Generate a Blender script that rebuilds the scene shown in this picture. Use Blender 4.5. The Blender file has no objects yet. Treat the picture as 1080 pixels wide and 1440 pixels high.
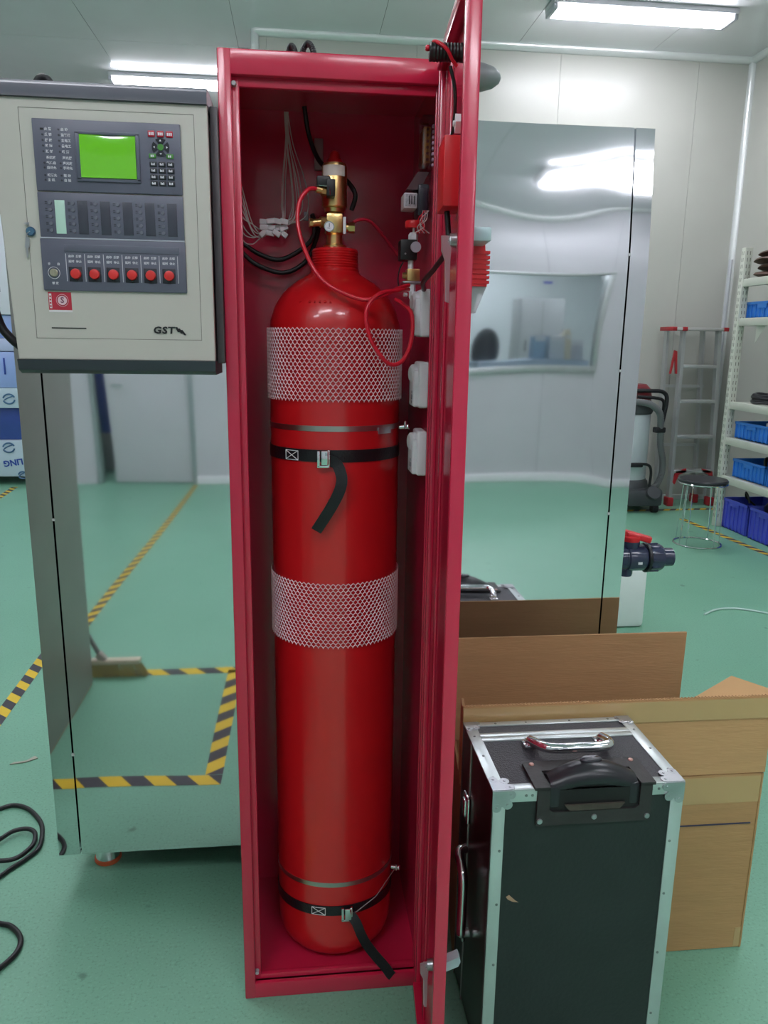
import bpy, bmesh, math, random
from mathutils import Vector, Matrix
random.seed(7)
SC = bpy.context.scene
COL = SC.collection
R = math.radians

# ------------------------------------------------------------------ camera
cam_data = bpy.data.cameras.new('camera')
cam_data.sensor_fit = 'HORIZONTAL'
cam_data.sensor_width = 36.0
cam_data.lens = 36.0 * 1075.0 / 1080.0
cam_data.clip_start = 0.02
cam = bpy.data.objects.new('camera', cam_data)
COL.objects.link(cam)
yaw, pitch, roll = R(6.5), math.atan(1075.0 / 4786.0), R(0.83)
cf = Vector((math.sin(yaw) * math.cos(pitch), math.cos(yaw) * math.cos(pitch), -math.sin(pitch)))
r0 = Vector((math.cos(yaw), -math.sin(yaw), 0)); u0 = r0.cross(cf)
cr = r0 * math.cos(roll) + u0 * math.sin(roll); cu = cr.cross(cf)
m3 = Matrix((cr, cu, -cf)).transposed()
cam.matrix_world = Matrix.Translation((0, 0, 1.49)) @ m3.to_4x4()
SC.camera = cam

# ------------------------------------------------------------------ world, exposure
world = bpy.data.worlds.new('world'); SC.world = world
world.use_nodes = True
world.node_tree.nodes['Background'].inputs[0].default_value = (0.8, 0.85, 0.9, 1)
world.node_tree.nodes['Background'].inputs[1].default_value = 0.3
SC.view_settings.view_transform = 'Standard'
SC.view_settings.look = 'None'
SC.view_settings.gamma = 1.0
SC.view_settings.use_curve_mapping = False
SC.view_settings.exposure = 0.92
LAMP_STRENGTH = 20.5
CEIL = 3.95

# ------------------------------------------------------------------ materials
def lin(c):
    return tuple(((v / 255.0) / 12.92 if v / 255.0 <= 0.04045 else ((v / 255.0 + 0.055) / 1.055) ** 2.4) for v in c)

MATS = {}
def mat(name, rgb, rough=0.5, metal=0.0, coat=0.0, coat_rough=0.1, var=0.0, scale=8.0, bump=0.0, bump_scale=60.0,
        emit=None, strength=0.0, spec=0.5, rough_var=0.0, alpha=1.0, trans=0.0, stretch=(1, 1, 1)):
    if name in MATS: return MATS[name]
    m = bpy.data.materials.new(name); m.use_nodes = True
    nt = m.node_tree; b = nt.nodes['Principled BSDF']
    c = lin(rgb)
    b.inputs['Roughness'].default_value = rough
    b.inputs['Metallic'].default_value = metal
    b.inputs['Coat Weight'].default_value = coat
    b.inputs['Coat Roughness'].default_value = coat_rough
    b.inputs['Specular IOR Level'].default_value = spec
    b.inputs['Alpha'].default_value = alpha
    b.inputs['Transmission Weight'].default_value = trans
    tc = nt.nodes.new('ShaderNodeTexCoord'); mp = nt.nodes.new('ShaderNodeMapping')
    mp.inputs['Scale'].default_value = stretch
    nt.links.new(tc.outputs['Object'], mp.inputs['Vector'])
    n = nt.nodes.new('ShaderNodeTexNoise'); n.inputs['Scale'].default_value = scale; n.inputs['Detail'].default_value = 4
    nt.links.new(mp.outputs['Vector'], n.inputs['Vector'])
    ramp = nt.nodes.new('ShaderNodeValToRGB')
    v = max(var, 0.02)
    ramp.color_ramp.elements[0].position = 0.3; ramp.color_ramp.elements[1].position = 0.7
    ramp.color_ramp.elements[0].color = tuple(x * (1 - v) for x in c) + (1,)
    ramp.color_ramp.elements[1].color = tuple(min(1, x * (1 + v)) for x in c) + (1,)
    nt.links.new(n.outputs['Fac'], ramp.inputs['Fac'])
    nt.links.new(ramp.outputs['Color'], b.inputs['Base Color'])
    if rough_var:
        mr = nt.nodes.new('ShaderNodeMapRange')
        mr.inputs['To Min'].default_value = max(0, rough - rough_var); mr.inputs['To Max'].default_value = rough + rough_var
        nt.links.new(n.outputs['Fac'], mr.inputs['Value']); nt.links.new(mr.outputs['Result'], b.inputs['Roughness'])
    if bump:
        n2 = nt.nodes.new('ShaderNodeTexNoise'); n2.inputs['Scale'].default_value = bump_scale
        nt.links.new(mp.outputs['Vector'], n2.inputs['Vector'])
        bp = nt.nodes.new('ShaderNodeBump'); bp.inputs['Strength'].default_value = bump; bp.inputs['Distance'].default_value = 0.01
        nt.links.new(n2.outputs['Fac'], bp.inputs['Height']); nt.links.new(bp.outputs['Normal'], b.inputs['Normal'])
    if emit:
        b.inputs['Emission Color'].default_value = lin(emit) + (1,); b.inputs['Emission Strength'].default_value = strength
    MATS[name] = m
    return m

def floor_material():
    m = bpy.data.materials.new('green_floor'); m.use_nodes = True
    nt = m.node_tree; b = nt.nodes['Principled BSDF']
    tc = nt.nodes.new('ShaderNodeTexCoord')
    n1 = nt.nodes.new('ShaderNodeTexNoise'); n1.inputs['Scale'].default_value = 1.3; n1.inputs['Detail'].default_value = 5
    vo = nt.nodes.new('ShaderNodeTexNoise'); vo.inputs['Scale'].default_value = 140; vo.inputs['Detail'].default_value = 2
    r1 = nt.nodes.new('ShaderNodeValToRGB')
    r1.color_ramp.elements[0].color = lin((116, 170, 143)) + (1,); r1.color_ramp.elements[0].position = .3
    r1.color_ramp.elements[1].color = lin((124, 177, 151)) + (1,); r1.color_ramp.elements[1].position = .7
    r2 = nt.nodes.new('ShaderNodeValToRGB')
    r2.color_ramp.elements[0].color = (0.82, 0.82, 0.82, 1); r2.color_ramp.elements[0].position = .34
    r2.color_ramp.elements[1].color = (1.12, 1.12, 1.12, 1); r2.color_ramp.elements[1].position = .68
    e = r2.color_ramp.elements.new(.42); e.color = (1, 1, 1, 1); e = r2.color_ramp.elements.new(.6); e.color = (1, 1, 1, 1)
    mx = nt.nodes.new('ShaderNodeMix'); mx.data_type = 'RGBA'; mx.blend_type = 'MULTIPLY'; mx.inputs[0].default_value = 1
    # a few dark scuffs
    sc = nt.nodes.new('ShaderNodeTexNoise'); sc.inputs['Scale'].default_value = 9; sc.inputs['Detail'].default_value = 8
    r3 = nt.nodes.new('ShaderNodeValToRGB')
    r3.color_ramp.elements[0].position = .26; r3.color_ramp.elements[0].color = (0.6, 0.6, 0.6, 1)
    r3.color_ramp.elements[1].position = .31; r3.color_ramp.elements[1].color = (1, 1, 1, 1)
    mx2 = nt.nodes.new('ShaderNodeMix'); mx2.data_type = 'RGBA'; mx2.blend_type = 'MULTIPLY'; mx2.inputs[0].default_value = 1
    for n in (n1, vo, sc): nt.links.new(tc.outputs['Object'], n.inputs['Vector'])
    nt.links.new(n1.outputs['Fac'], r1.inputs['Fac']); nt.links.new(vo.outputs['Fac'], r2.inputs['Fac']); nt.links.new(sc.outputs['Fac'], r3.inputs['Fac'])
    nt.links.new(r1.outputs['Color'], mx.inputs[6]); nt.links.new(r2.outputs['Color'], mx.inputs[7])
    nt.links.new(mx.outputs[2], mx2.inputs[6]); nt.links.new(r3.outputs['Color'], mx2.inputs[7])
    nt.links.new(mx2.outputs[2], b.inputs['Base Color'])
    b.inputs['Roughness'].default_value = 0.42
    bp = nt.nodes.new('ShaderNodeBump'); bp.inputs['Strength'].default_value = .06; bp.inputs['Distance'].default_value = .002
    nt.links.new(vo.outputs['Fac'], bp.inputs['Height']); nt.links.new(bp.outputs['Normal'], b.inputs['Normal'])
    return m

FLOOR = floor_material()
WALL = mat('wall_panel', (184, 184, 177), .32, var=.03, scale=2, bump=.05, bump_scale=6)
WALLR = mat('wall_panel_rear', (195, 196, 200), .4, var=.03, scale=2)
CEILM = mat('ceiling_panel', (222, 222, 226), .16, var=.03, scale=2, coat=.3, coat_rough=.05)
COVE = mat('cove_aluminium', (225, 228, 228), .25, metal=.3)
REDP = mat('crimson_powder_coat', (196, 34, 68), .26, var=.04, scale=5, coat=.4, coat_rough=.12, bump=.04, bump_scale=40)
CYLR = mat('cylinder_red_paint', (204, 24, 30), .3, var=.05, scale=6, coat=.5, coat_rough=.1, bump=.05, bump_scale=30)
BRED = mat('bright_red_plastic', (214, 36, 44), .35)
HOSER = mat('red_hose', (214, 30, 52), .3)
STEEL = mat('polished_steel', (226, 227, 230), .035, metal=1.0, var=.03, scale=3)
STEEL2 = mat('polished_steel_edge', (206, 210, 212), .06, metal=1.0, var=.03, scale=3)
BRUSH = mat('brushed_steel', (190, 190, 185), .3, metal=1.0, var=.08, scale=10)
CHROME = mat('chrome', (225, 225, 228), .08, metal=1.0)
GALV = mat('zinc_metal', (178, 180, 184), .3, metal=.9, var=.1, scale=20)
BRASS = mat('brass', (220, 190, 128), .3, metal=1.0, var=.1, scale=20)
ALU = mat('aluminium_edging', (205, 212, 212), .33, metal=.75, var=.05, scale=15)
BLACK = mat('black_plastic', (22, 22, 24), .4)
RUBBER = mat('black_rubber', (26, 26, 29), .45)
STRAP = mat('black_webbing', (20, 21, 26), .38, var=.1, scale=60, bump=.15, bump_scale=200)
WHITE = mat('white_plastic', (225, 226, 230), .4)
WIREW = mat('white_wire', (205, 190, 190), .5)
NET = mat('white_net', (236, 205, 210), .5)
THREADW = mat('white_thread', (230, 230, 230), .6)
SLAB = mat('matt_grey_steel', (150, 149, 142), .45, metal=.3, var=.06, scale=4)
DARKIN = mat('dark_underside', (20, 22, 22), .7)
YEL = mat('tape_yellow', (226, 190, 42), .45, var=.05, scale=12)
BLKT = mat('tape_black', (62, 58, 66), .45, var=.1, scale=12)
CARD = mat('cardboard', (178, 140, 94), .85, var=.05, scale=7, bump=.12, bump_scale=25, stretch=(1, 1, 8))
CARDIN = mat('cardboard_inside', (170, 132, 92), .85, var=.05, scale=6, bump=.1, bump_scale=30, stretch=(1, 1, 8))
CTAPE = mat('packing_tape', (190, 160, 110), .25, var=.04, scale=6, coat=.3)
GSTC = mat('cream_enamel', (198, 195, 186), .38, var=.02, scale=6, bump=.02)
GSTG = mat('slate_grey_plastic', (98, 100, 116), .35, var=.03, scale=12)
GSTD = mat('dark_grey_plastic', (62, 64, 72), .4)
GSTCAP = mat('cap_grey_plastic', (78, 80, 90), .4, var=.03)
GSIDE = mat('housing_side_grey', (86, 80, 84), .4)

def emis(name, rgb, s):
    m = bpy.data.materials.new(name); m.use_nodes = True
    nt = m.node_tree; nt.nodes.clear()
    o = nt.nodes.new('ShaderNodeOutputMaterial'); e = nt.nodes.new('ShaderNodeEmission')
    e.inputs[0].default_value = lin(rgb) + (1,); e.inputs[1].default_value = s
    nt.links.new(e.outputs[0], o.inputs[0]); return m
TUBE = emis('lamp_diffuser_light', (246, 246, 255), LAMP_STRENGTH)

def glass(name, tint=(0.9, 0.95, 0.95), fac=.12, rough=.02):
    m = bpy.data.materials.new(name); m.use_nodes = True
    nt = m.node_tree; nt.nodes.clear()
    o = nt.nodes.new('ShaderNodeOutputMaterial'); t = nt.nodes.new('ShaderNodeBsdfTransparent'); g = nt.nodes.new('ShaderNodeBsdfGlossy')
    mx = nt.nodes.new('ShaderNodeMixShader'); fr = nt.nodes.new('ShaderNodeFresnel')
    ad = nt.nodes.new('ShaderNodeMath'); ad.operation = 'ADD'; ad.inputs[1].default_value = fac; ad.use_clamp = True
    t.inputs[0].default_value = tint + (1,); g.inputs['Roughness'].default_value = rough
    nt.links.new(fr.outputs[0], ad.inputs[0]); nt.links.new(ad.outputs[0], mx.inputs[0])
    nt.links.new(t.outputs[0], mx.inputs[1]); nt.links.new(g.outputs[0], mx.inputs[2]); nt.links.new(mx.outputs[0], o.inputs[0])
    return m
GLASS = glass('window_glass', (.93, .95, .95), .0)
CLEAR = glass('clear_plastic', (.82, .84, .86), .12, .15)

# ------------------------------------------------------------------ mesh builder
class MB:
    def __init__(s): s.bm = bmesh.new(); s.mi = 0
    def _mark(s, faces):
        for f in faces: f.material_index = s.mi
    def box(s, x0, x1, y0, y1, z0, z1, bev=0.0, seg=2, mtx=None):
        g = bmesh.ops.create_cube(s.bm, size=1.0)
        vs = g['verts']
        for v in vs:
            v.co = Vector(((x0 + x1) / 2 + v.co.x * (x1 - x0), (y0 + y1) / 2 + v.co.y * (y1 - y0), (z0 + z1) / 2 + v.co.z * (z1 - z0)))
        fs = set(f for v in vs for f in v.link_faces)
        if bev > 0:
            es = list(set(e for v in vs for e in v.link_edges))
            r = bmesh.ops.bevel(s.bm, geom=es, offset=bev, segments=seg, affect='EDGES', profile=.5)
            fs = set(r['faces']) | set(f for f in fs if f.is_valid)
            vs = list(set(v for f in fs for v in f.verts))
        s._mark(fs)
        if mtx is not None:
            for v in vs: v.co = mtx @ v.co
        return vs
    def ring(s, c, ax1, ax2, r, n, r2=None):
        r2 = r if r2 is None else r2
        return [s.bm.verts.new(c + ax1 * (r * math.cos(2 * math.pi * i / n)) + ax2 * (r2 * math.sin(2 * math.pi * i / n))) for i in range(n)]
    def tube(s, pts, r, n=8, closed=False, smooth=True, caps=True, up=None):
        pts = [Vector(p) for p in pts]
        if smooth and len(pts) > 2: pts = spline(pts, closed)
        rings = []; N = len(pts); prev = None
        for i, p in enumerate(pts):
            a = pts[(i - 1) % N] if (closed or i > 0) else p
            b = pts[(i + 1) % N] if (closed or i < N - 1) else p
            t = (b - a).normalized() if (b - a).length > 1e-9 else Vector((0, 0, 1))
            if prev is None:
                ref = Vector((0, 0, 1)) if abs(t.z) < .9 else Vector((1, 0, 0))
                n1 = t.cross(ref).normalized()
            else:
                n1 = (prev - t * prev.dot(t))
                n1 = n1.normalized() if n1.length > 1e-6 else t.orthogonal().normalized()
            prev = n1; n2 = t.cross(n1)
            rr = r[i] if isinstance(r, (list, tuple)) else r
            rings.append(s.ring(p, n1, n2, rr, n))
        fs = []
        for i in range(N if closed else N - 1):
            a, b = rings[i], rings[(i + 1) % N]
            for k in range(n):
                try: fs.append(s.bm.faces.new((a[k], a[(k + 1) % n], b[(k + 1) % n], b[k])))
                except ValueError: pass
        if caps and not closed:
            fs.append(s.bm.faces.new(list(reversed(rings[0])))); fs.append(s.bm.faces.new(rings[-1]))
        s._mark(fs); return rings
    def cyl(s, p0, p1, r0, r1=None, n=20):
        r1 = r0 if r1 is None else r1
        p0, p1 = Vector(p0), Vector(p1)
        t = (p1 - p0).normalized(); n1 = t.orthogonal().normalized(); n2 = t.cross(n1)
        a, b = s.ring(p0, n1, n2, r0, n), s.ring(p1, n1, n2, r1, n)
        fs = [s.bm.faces.new((a[k], a[(k + 1) % n], b[(k + 1) % n], b[k])) for k in range(n)]
        fs += [s.bm.faces.new(list(reversed(a))), s.bm.faces.new(b)]
        s._mark(fs)
    def lathe(s, prof, c, axis='z', n=40, d=None):
        c = Vector(c)
        if d is not None:
            t = Vector(d).normalized(); n1 = t.orthogonal().normalized(); n2 = t.cross(n1)
        elif axis == 'z': t, n1, n2 = Vector((0, 0, 1)), Vector((1, 0, 0)), Vector((0, 1, 0))
        elif axis == 'x': t, n1, n2 = Vector((1, 0, 0)), Vector((0, 1, 0)), Vector((0, 0, 1))
        else: t, n1, n2 = Vector((0, 1, 0)), Vector((0, 0, 1)), Vector((1, 0, 0))
        rings = []; fs = []
        for r, h in prof:
            if r < 1e-6: rings.append([s.bm.verts.new(c + t * h)])
            else: rings.append(s.ring(c + t * h, n1, n2, r, n))
        for a, b in zip(rings, rings[1:]):
            if len(a) == 1 and len(b) == 1: continue
            for k in range(n):
                if len(a) == 1: fs.append(s.bm.faces.new((a[0], b[(k + 1) % n], b[k])))
                elif len(b) == 1: fs.append(s.bm.faces.new((a[k], a[(k + 1) % n], b[0])))
                else: fs.append(s.bm.faces.new((a[k], a[(k + 1) % n], b[(k + 1) % n], b[k])))
        if len(rings[0]) > 1: fs.append(s.bm.faces.new(list(reversed(rings[0]))))
        if len(rings[-1]) > 1: fs.append(s.bm.faces.new(rings[-1]))
        s._mark(fs)
    def prism(s, poly, o, ax, ay, az, depth):
        """polygon (u,v) in plane ax, ay at origin o, extruded along az by depth"""
        o, ax, ay, az = Vector(o), Vector(ax), Vector(ay), Vector(az)
        a = [s.bm.verts.new(o + ax * u + ay * v) for u, v in poly]
        b = [s.bm.verts.new(o + ax * u + ay * v + az * depth) for u, v in poly]
        n = len(poly)
        fs = [s.bm.faces.new(a), s.bm.faces.new(list(reversed(b)))]
        fs += [s.bm.faces.new((a[k], b[k], b[(k + 1) % n], a[(k + 1) % n])) for k in range(n)]
        s._mark(fs)
    def hexa(s, p):
        """8 points: bottom 4 (ccw) then top 4"""
        v = [s.bm.verts.new(Vector(q)) for q in p]
        fs = [s.bm.faces.new([v[i] for i in q]) for q in ((3, 2, 1, 0), (4, 5, 6, 7), (0, 1, 5, 4), (1, 2, 6, 5), (2, 3, 7, 6), (3, 0, 4, 7))]
        s._mark(fs)
    def ribbon(s, pts, wids, w, th, nrm=None):
        """flat band along pts; wids = width directions; extruded by th"""
        pts = [Vector(p) for p in pts]; rows = []
        for i, p in enumerate(pts):
            a = pts[max(0, i - 1)]; b = pts[min(len(pts) - 1, i + 1)]
            t = (b - a).normalized(); wd = Vector(wids[i] if isinstance(wids, list) else wids).normalized()
            nn = t.cross(wd).normalized()
            rows.append([s.bm.verts.new(p + wd * (w / 2) * q + nn * (th / 2) * r) for q, r in ((-1, -1), (1, -1), (1, 1), (-1, 1))])
        fs = []
        for a, b in zip(rows, rows[1:]):
            for k in range(4): fs.append(s.bm.faces.new((a[k], a[(k + 1) % 4], b[(k + 1) % 4], b[k])))
        fs.append(s.bm.faces.new(list(reversed(rows[0])))); fs.append(s.bm.faces.new(rows[-1]))
        s._mark(fs)
    def xf(s, fn):
        for v in s.bm.verts: v.co = fn(v.co)
        return s

def spline(P, closed=False, k=6):
    out = []; N = len(P)
    rng = range(N) if closed else range(N - 1)
    for i in rng:
        if closed: p0, p1, p2, p3 = P[(i - 1) % N], P[i], P[(i + 1) % N], P[(i + 2) % N]
        else: p0, p1, p2, p3 = P[max(0, i - 1)], P[i], P[i + 1], P[min(N - 1, i + 2)]
        for j in range(k):
            t = j / k
            out.append(.5 * ((2 * p1) + (p2 - p0) * t + (2 * p0 - 5 * p1 + 4 * p2 - p3) * t * t + (3 * p1 - p0 - 3 * p2 + p3) * t ** 3))
    if not closed: out.append(P[-1])
    return out

def root_of(o):
    while o.parent: o = o.parent
    return o

def obj(name, mb, mats, parent=None, label=None, base=None, smooth=True, kind=None, bevel=0.0):
    """links one mesh object; vertices are given in world space and kept there"""
    bm = mb.bm
    bmesh.ops.recalc_face_normals(bm, faces=bm.faces[:])
    off = Vector((0, 0, 0))
    if parent is not None: off = root_of(parent).location.copy()
    elif base is not None: off = Vector(base)
    for v in bm.verts: v.co -= off
    me = bpy.data.meshes.new(name); bm.to_mesh(me); bm.free()
    if not isinstance(mats, (list, tuple)): mats = [mats]
    for m in mats: me.materials.append(m)
    if smooth:
        for p in me.polygons: p.use_smooth = True
        me.set_sharp_from_angle(angle=R(38))
    o = bpy.data.objects.new(name, me); COL.objects.link(o)
    if parent is not None: o.parent = parent
    elif base is not None: o.location = Vector(base)
    if label: o['label'] = label
    if kind: o['kind'] = kind
    if bevel:
        b = o.modifiers.new('bevel', 'BEVEL'); b.width = bevel; b.segments = 2; b.limit_method = 'ANGLE'; b.angle_limit = R(40)
    return o

def thing(name, label, cat, loc, group=None):
    o = bpy.data.objects.new(name, None); COL.objects.link(o); o.location = loc; o.empty_display_size = .05
    o['label'] = label; o['category'] = cat
    if group: o['group'] = group
    return o

def tag(o, label, cat, group=None):
    o['label'] = label; o['category'] = cat
    if group: o['group'] = group
    return o

def struct(name, mb, m, parent=None, smooth=True, label=None):
    o = obj(name, mb, m, parent, smooth=smooth)
    if parent is None: o['kind'] = 'structure'
    if label: o['label'] = label
    return o

def copy_tree(o, parent=None):
    c = o.copy(); COL.objects.link(c)
    if parent is not None: c.parent = parent
    for ch in [q for q in bpy.data.objects if q.parent == o and q.name != c.name]:
        copy_tree(ch, c)
    return c

def bx(x0, x1, y0, y1, z0, z1, bev=0.0):
    m = MB(); m.box(x0, x1, y0, y1, z0, z1, bev); return m

def text(s, size, loc, rot, m, parent, name='lettering', extrude=.0003, align='CENTER', bold=0.0, shear=0.0, spacing=1.0):
    """lettering mesh; rot is a 3x3/4x4 matrix taking text x,y,z to world"""
    cu = bpy.data.curves.new('t', 'FONT'); cu.body = s; cu.size = size; cu.extrude = extrude
    cu.align_x = align; cu.align_y = 'CENTER'; cu.offset = bold; cu.shear = shear; cu.space_character = spacing
    cu.resolution_u = 2
    t = bpy.data.objects.new('t', cu); COL.objects.link(t)
    dg = bpy.context.evaluated_depsgraph_get()
    me = bpy.data.meshes.new_from_object(t.evaluated_get(dg))
    bpy.data.objects.remove(t); bpy.data.curves.remove(cu)
    b = MB(); b.bm.from_mesh(me); bpy.data.meshes.remove(me)
    M4 = Matrix.Translation(loc) @ rot.to_4x4()
    b.bm.transform(M4)
    return obj(name, b, m, parent, smooth=False)

FRONT = Matrix(((1, 0, 0), (0, 0, -1), (0, 1, 0)))   # text read from -y

# =================================================================== ROOM SHELL
XL, XR, YR, YB = -5.2, 4.02, -4.27, 7.03
m = MB(); m.box(XL - 1, XR + 1.5, -9.2, 11.2, -.1, 0)
floor = struct('floor', m, FLOOR, smooth=False)
# ceiling: backing plus separate panels
m = MB(); m.box(XL - .1, XR + .1, YR - .1, 11.2, CEIL + .004, CEIL + .1)
ceiling = struct('ceiling', m, mat('joint_grey', (110, 112, 114), .6), smooth=False)
xs = [XL + 1.18 * i for i in range(0, 9)]
ys = [-4.27, -1.35, 1.58, 4.52, 7.45, 11.1]
for i in range(8):
    for j in range(5):
        if i >= 4 and j == 4: continue
        x1 = min(xs[i + 1], XR)
        m = MB(); m.box(xs[i] + .002, x1 - .002, ys[j] + .002, min(ys[j + 1], 11.1) - .002, CEIL, CEIL + .03)
        obj('ceiling_panel', m, CEILM, ceiling, smooth=False)

def panel_wall(name, axis, pos, thick, a0, a1, step, m_, z0=0, z1=CEIL, start=None, holes=None):
    """wall made of sandwich panels with open joints; axis 'y' = plane at y=pos, spans x; thick signed away from room"""
    b = MB(); lo, hi = pos + thick * .5, pos + thick
    lo, hi = min(lo, hi), max(lo, hi)
    def add(bm_, p, q, l, h, zz0, zz1):
        if axis == 'y': bm_.box(p, q, l, h, zz0, zz1)
        else: bm_.box(l, h, p, q, zz0, zz1)
    add(b, a0, a1, lo, hi, z0, z1) if not holes else None
    if holes:
        for p, q, zz0, zz1 in holes['back']: add(b, p, q, lo, hi, zz0, zz1)
    w = struct(name, b, mat('joint_grey', (110, 112, 114), .6), smooth=False)
    l2, h2 = min(pos, pos + thick * .5), max(pos, pos + thick * .5)
    segs = holes['panels'] if holes else None
    if not segs:
        segs = []; p = a0 if start is None else start
        if start is not None and start > a0: segs.append((a0, start, z0, z1))
        while p < a1 - 1e-6:
            q = min(p + step, a1); segs.append((p, q, z0, z1)); p = q
    for p, q, zz0, zz1 in segs:
        c = MB(); g = .0014
        add(c, p + g, q - g, l2, h2, zz0, zz1)
        obj('wall_panel', c, m_, w, smooth=False)
    return w

panel_wall('wall_back', 'y', YB, .1, -.32, XR, 1.248, WALL, start=-.226)
panel_wall('wall_right', 'x', XR, .1, YR, YB, 1.2, WALL, start=-3.6)
panel_wall('wall_left', 'x', XL, -.1, YR, 11.1, 1.2, WALL)
panel_wall('wall_alcove', 'x', -.32, .1, YB + .1, 11.1, 1.2, WALL)
panel_wall('wall_alcove_back', 'y', 11.1, .1, XL, -.32, 1.2, WALL)
# rear wall with a door opening (x -2.08..-1.07) and a window (x .35..3.3, z 1.2..2.34)
WX0, WX1, WZ0, WZ1 = .35, 3.3, 1.2, 2.34
back = [(XL, -2.08, 0, CEIL), (-2.08, -1.07, 2.12, CEIL), (-1.07, WX0, 0, CEIL), (WX0, WX1, 0, WZ0), (WX0, WX1, WZ1, CEIL), (WX1, XR, 0, CEIL)]
pans = [(XL, -4.4, 0, CEIL), (-4.4, -3.2, 0, CEIL), (-3.2, -2.08, 0, CEIL), (-2.08, -1.07, 2.12, CEIL), (-1.07, WX0, 0, CEIL),
        (WX0, 1.55, 0, WZ0), (1.55, 2.6, 0, WZ0), (2.6, WX1, 0, WZ0), (WX0, 1.55, WZ1, CEIL), (1.55, 2.6, WZ1, CEIL), (2.6, WX1, WZ1, CEIL), (WX1, XR, 0, CEIL)]
panel_wall('wall_rear', 'y', YR, -.1, XL, XR, 1.2, WALLR, holes={'back': back, 'panels': pans})
# coves and baseboards
def cove(name, p0, p1, r=.035, m_=COVE):
    b = MB(); b.tube([p0, p1], r, 12, smooth=False); return struct(name, b, m_)
cove('trim_1', (-.32, YB - .005, CEIL - .005), (XR, YB - .005, CEIL - .005), .045)
cove('trim_2', (XR - .005, YB - .005, 0), (XR - .005, YB - .005, CEIL), .04)
cove('trim_3', (XR - .005, YR, CEIL - .005), (XR - .005, YB, CEIL - .005), .045)
cove('trim_4', (-.32, YB - .005, 0), (-.32, YB - .005, CEIL), .035)
cove('trim_5', (XL, YR + .005, CEIL - .005), (XR, YR + .005, CEIL - .005), .045)
for nm, a in (('baseboard_back', (-.32, XR, YB - .02, YB)), ('baseboard_right', (XR - .02, XR, YR, YB)), ('baseboard_left', (XL, XL + .02, YR, 11.1))):
    struct(nm, bx(a[0], a[1], a[2], a[3], 0, .05, .004), COVE)
struct('baseboard_rear', bx(-1.06, XR, YR, YR + .025, 0, .09, .008), mat('white_base', (235, 235, 238), .3))
# door_1 in rear wall, standing slightly ajar
d = MB(); d.box(-1.92, -1.1, YR - .06, YR - .015, .015, 2.08, .003)
d1 = struct('door_1', d, WALLR)
h = MB(); h.tube([(-1.84, YR - .015, 1.0), (-1.84, YR + .03, 1.0), (-1.74, YR + .035, 1.0)], .009, 8, smooth=False)
obj('door_handle', h, CHROME, d1)
f = MB(); f.box(-2.08, -2.04, YR - .11, YR + .012, 0, 2.12, .003); f.box(-1.11, -1.06, YR - .11, YR + .012, 0, 2.12, .003); f.box(-2.08, -1.06, YR - .11, YR + .012, 2.08, 2.14, .003)
struct('trim_6', f, mat('door_jamb_grey', (160, 172, 172), .3, metal=.3))
# window_1
f = MB()
for a in ((WX0 - .03, WX1 + .03, WZ0 - .04, WZ0 + .03), (WX0 - .03, WX1 + .03, WZ1 - .03, WZ1 + .04)): f.box(a[0], a[1], YR - .11, YR + .03, a[2], a[3], .012)
for a in ((WX0 - .04, WX0 + .03), (WX1 - .03, WX1 + .04)): f.box(a[0], a[1], YR - .11, YR + .015, WZ0, WZ1, .012)
w1 = struct('window_1', f, ALU)
obj('pane', bx(WX0, WX1, YR - .055, YR - .05, WZ0, WZ1), GLASS, w1, smooth=False)
# next room behind the rear wall (seen in the mirror through window and door gap)
b = MB()
b.box(-3.4, 5.4, -9.2, -9.1, 0, 3.2); b.box(5.3, 5.4, -9.1, YR - .1, 0, 3.2); b.box(-3.4, -3.3, -9.1, YR - .1, 0, 3.2)
b.box(.05, .1, -9.1, YR - .1, 0, 3.2)
struct('wall_next_room', b, mat('next_room_wall', (170, 178, 180), .5), smooth=False)
struct('ceiling_next_room', bx(-3.4, 5.4, -9.2, YR - .1, 3.1, 3.2), CEILM, smooth=False)
cb = MB()
for x in (1.98, 2.1, 2.62): cb.box(x, x + .05, -9.1, -9.05, 0, 3.1, .01)
cb.box(2.62, 5.3, -9.1, -9.07, 0, 3.1)
struct('trim_7', cb, mat('pale_panel_trim', (196, 205, 205), .4))

# ------------------------------------------------------------------ ceiling lamps
def lamp(cx, cy, z, label, ln=1.37, w=.20):
    t = thing('ceiling_lamp', label, 'lamp', (cx, cy, z), 'ceiling batten lamps')
    b = MB(); b.box(cx - ln / 2 - .03, cx + ln / 2 + .03, cy - w / 2 - .015, cy + w / 2 + .015, z - .04, z, .008)
    obj('lamp_body', b, mat('lamp_body_white', (205, 205, 210), .4), t)
    b = MB(); b.box(cx - ln / 2, cx + ln / 2, cy - w / 2, cy + w / 2, z - .075, z - .038, .016, 3)
    obj('diffuser', b, TUBE, t)
    for q in (-1, 1):
        b = MB(); x = cx + q * (ln / 2 + .012); b.box(x - .018, x + .018, cy - w / 2 - .006, cy + w / 2 + .006, z - .08, z - .036, .012)
        obj('end_cap', b, mat('frosted_cap', (190, 190, 200), .3), t)
    return t
lamp(2.6, 6.18, CEIL, 'bright ceiling batten lamp at the top right corner above the shelf')
lamp(-1.05, 8.35, CEIL, 'bright ceiling batten lamp at the top left behind the control panel')
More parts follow.
